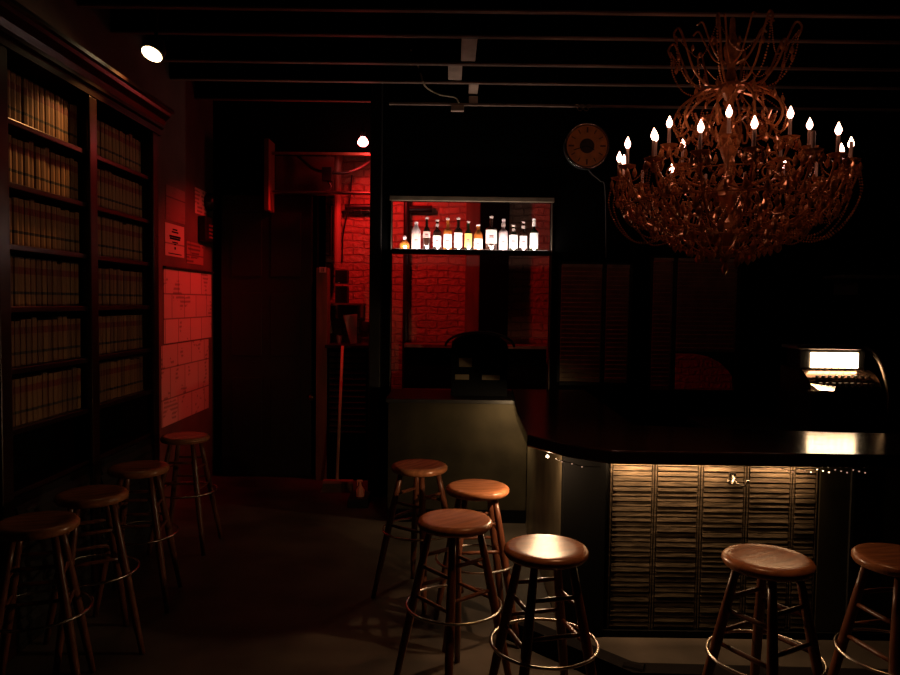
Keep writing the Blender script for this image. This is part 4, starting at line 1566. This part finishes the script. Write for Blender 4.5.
# swags between neighbouring lower cups and garlands down to the basket
srt = sorted([a % 360 for a in LOW])
for i, dg in enumerate(srt):
    nx = srt[(i+1) % len(srt)] + (360 if i == len(srt)-1 else 0)
    md = (dg+nx)/2
    bm = bmesh.new()
    beads(bm, spline([pol(0.71, dg, 2.46), pol(0.67, md, 2.36), pol(0.71, nx, 2.46)], 12), 0.007)
    beads(bm, spline([pol(0.71, dg, 2.46), pol(0.725, dg+1, 2.33), pol(0.665, dg+2, 2.19), pol(0.56, dg+3, 2.09), pol(0.44, dg+3, 2.09), pol(0.34, dg+3, 2.15)], 8), 0.008)
    beads(bm, spline([pol(0.68, dg, 2.45), pol(0.66, dg-4, 2.30), pol(0.60, dg-7, 2.20), pol(0.48, dg-8, 2.19), pol(0.40, dg-6, 2.25)], 8), 0.0065)
    obj('bead_strand', bm, M_CRYS, CH)
srt2 = sorted([a % 360 for a in UP])
for i, dg in enumerate(srt2):
    nx = srt2[(i+1) % len(srt2)] + (360 if i == len(srt2)-1 else 0)
    md = (dg+nx)/2
    bm = bmesh.new()
    beads(bm, spline([pol(0.48, dg, 2.60), pol(0.44, md, 2.50), pol(0.48, nx, 2.60)], 12), 0.007)
    beads(bm, spline([pol(0.46, dg, 2.59), pol(0.36, dg, 2.62), pol(0.22, dg, 2.72), pol(0.12, dg, 2.86)], 12), 0.007)
    beads(bm, spline([pol(0.48, dg, 2.60), pol(0.55, dg+8, 2.48), pol(0.66, dg+11, 2.47)], 10), 0.0065)
    obj('bead_strand', bm, M_CRYS, CH)

# basket hoops with glass rosettes
for (r, z) in ((0.60, 2.30), (0.44, 2.20), (0.30, 2.10), (0.16, 2.03), (0.36, 2.48)):
    bm = bmesh.new()
    tube(bm, [pol(r, 360*k/48, z) for k in range(48)], 0.004, 6, closed=True)
    for k in range(int(r*60)):
        dg = 360*k/int(r*60)
        octa(bm, pol(r, dg, z+0.016), 0.011)
    obj('basket_hoop', bm, M_CRYS, CH)
bm = bmesh.new()
for k in range(26):
    dg = 360*k/26
    beads(bm, spline([pol(0.60, dg, 2.29), pol(0.50, dg+5, 2.18), pol(0.36, dg+4, 2.08), pol(0.20, dg, 2.01), pol(0.05, dg, 1.985)], 8), 0.008)
    beads(bm, spline([pol(0.36, dg, 2.48), pol(0.46, dg-5, 2.36), pol(0.60, dg, 2.31)], 8), 0.007)
obj('basket_beads', bm, M_CRYS, CH)

# crystal drops: the nearest hundred are parts, the rest one mass
spots = []
for c in CROFF:
    dg0 = math.degrees(math.atan2(c.x, -c.y))
    for k in range(6):
        q = 2*PI*k/6 + 0.3
        spots.append((c + Vector((0.05*math.cos(q), 0.05*math.sin(q), -0.002)), 1.0))
for (r, z, n, s) in ((0.66, 2.36, 40, 1.0), (0.60, 2.28, 36, 1.2), (0.52, 2.24, 30, 1.0), (0.44, 2.18, 28, 1.3), (0.36, 2.13, 22, 1.1), (0.30, 2.08, 20, 1.2), (0.22, 2.05, 14, 1.1), (0.16, 2.02, 12, 1.3),
                     (0.36, 2.46, 22, 1.2), (0.28, 2.70, 18, 1.0), (0.18, 2.58, 12, 1.2), (0.54, 2.42, 26, 1.0), (0.24, 2.30, 14, 1.2), (0.34, 3.2, 16, 0.9), (0.2, 3.02, 12, 1.0), (0.0, 1.96, 1, 1.4)):
    for k in range(n):
        spots.append((pol(r, 360*k/n + r*90, z + random.uniform(-0.012, 0.012)), s*random.uniform(0.85, 1.15)))
for k in range(150):
    q = random.uniform(0, 360)
    f_ = random.random()
    spots.append((pol(0.20 + 0.42*f_**0.8, q, 2.12 + 0.30*f_ + random.uniform(-0.06, 0.10)), random.uniform(0.9, 1.4)))
for k in range(40):
    spots.append((pol(random.uniform(0.15, 0.34), random.uniform(0, 360), random.uniform(2.72, 2.98)), random.uniform(0.7, 1.0)))
spots.sort(key=lambda s: s[0].y - 0.3*s[0].z*0)
var = []
for i in range(100):
    p, s = spots[i]
    if i < 6:
        bm = bmesh.new()
        drop(bm, Vector((0, 0, 0)), 1.0, 6, i*0.7)
        o = obj('crystal_drop', bm, M_CRYS, CH)
        var.append(o)
    else:
        o = var[i % 6].copy()
        C.objects.link(o)
        o.parent = CH
    o.location = p
    o.scale = (s, s, s)
bm = bmesh.new()
for p, s in spots[100:]:
    drop(bm, p, s, 6, random.random()*3)
o = obj('crystal_fringe', bm, M_CRYS, CH)
o['kind'] = 'stuff'

# ================================================================== ADDED FILL PENDANT, unseen, brightens the seats (above the top of the picture)
for (x, y, z, pw, lab) in ((0.95, 2.85, 3.1, 1.0, 'unseen small black pendant added to light the bar stools'),):
    t = thing('fill_pendant', lab, 'lamp', (x, y, z))
    obj('shade', lathe(bmesh.new(), [(0.10, 0), (0.095, 0.0), (0.05, 0.12), (0.02, 0.15), (0.02, 0.18), (0.025, 0.18), (0.055, 0.125), (0.10, 0.005)], 28), M_BLACK, t, True, 50)
    obj('cord', tube(bmesh.new(), [(0, 0, 0.18), (0, 0, 3.66-z)], 0.004, 6), M_BLACK, t)
    bm = bmesh.new()
    bmesh.ops.create_icosphere(bm, subdivisions=2, radius=0.03)
    bmesh.ops.translate(bm, verts=bm.verts, vec=(0, 0, 0.05))
    obj('bulb', bm, emis('fill_pendant_bulb', (1.0, 0.5, 0.22), 8.0), t, True)
    l = bpy.data.lights.new('fill_pendant_beam', 'SPOT')
    l.energy = E_DOWN*pw
    l.color = (1.0, 0.46, 0.19)
    l.spot_size = math.radians(58)
    l.spot_blend = 0.9
    l.shadow_soft_size = 0.03
    o = bpy.data.objects.new('fill_pendant_beam', l)
    C.objects.link(o)
    o.parent = t
    o.location = (0, 0, 0.0)
    o.rotation_euler = (Vector((0.75, 2.95, 0.75)) - Vector((x, y, z))).to_track_quat('-Z', 'Y').to_euler()
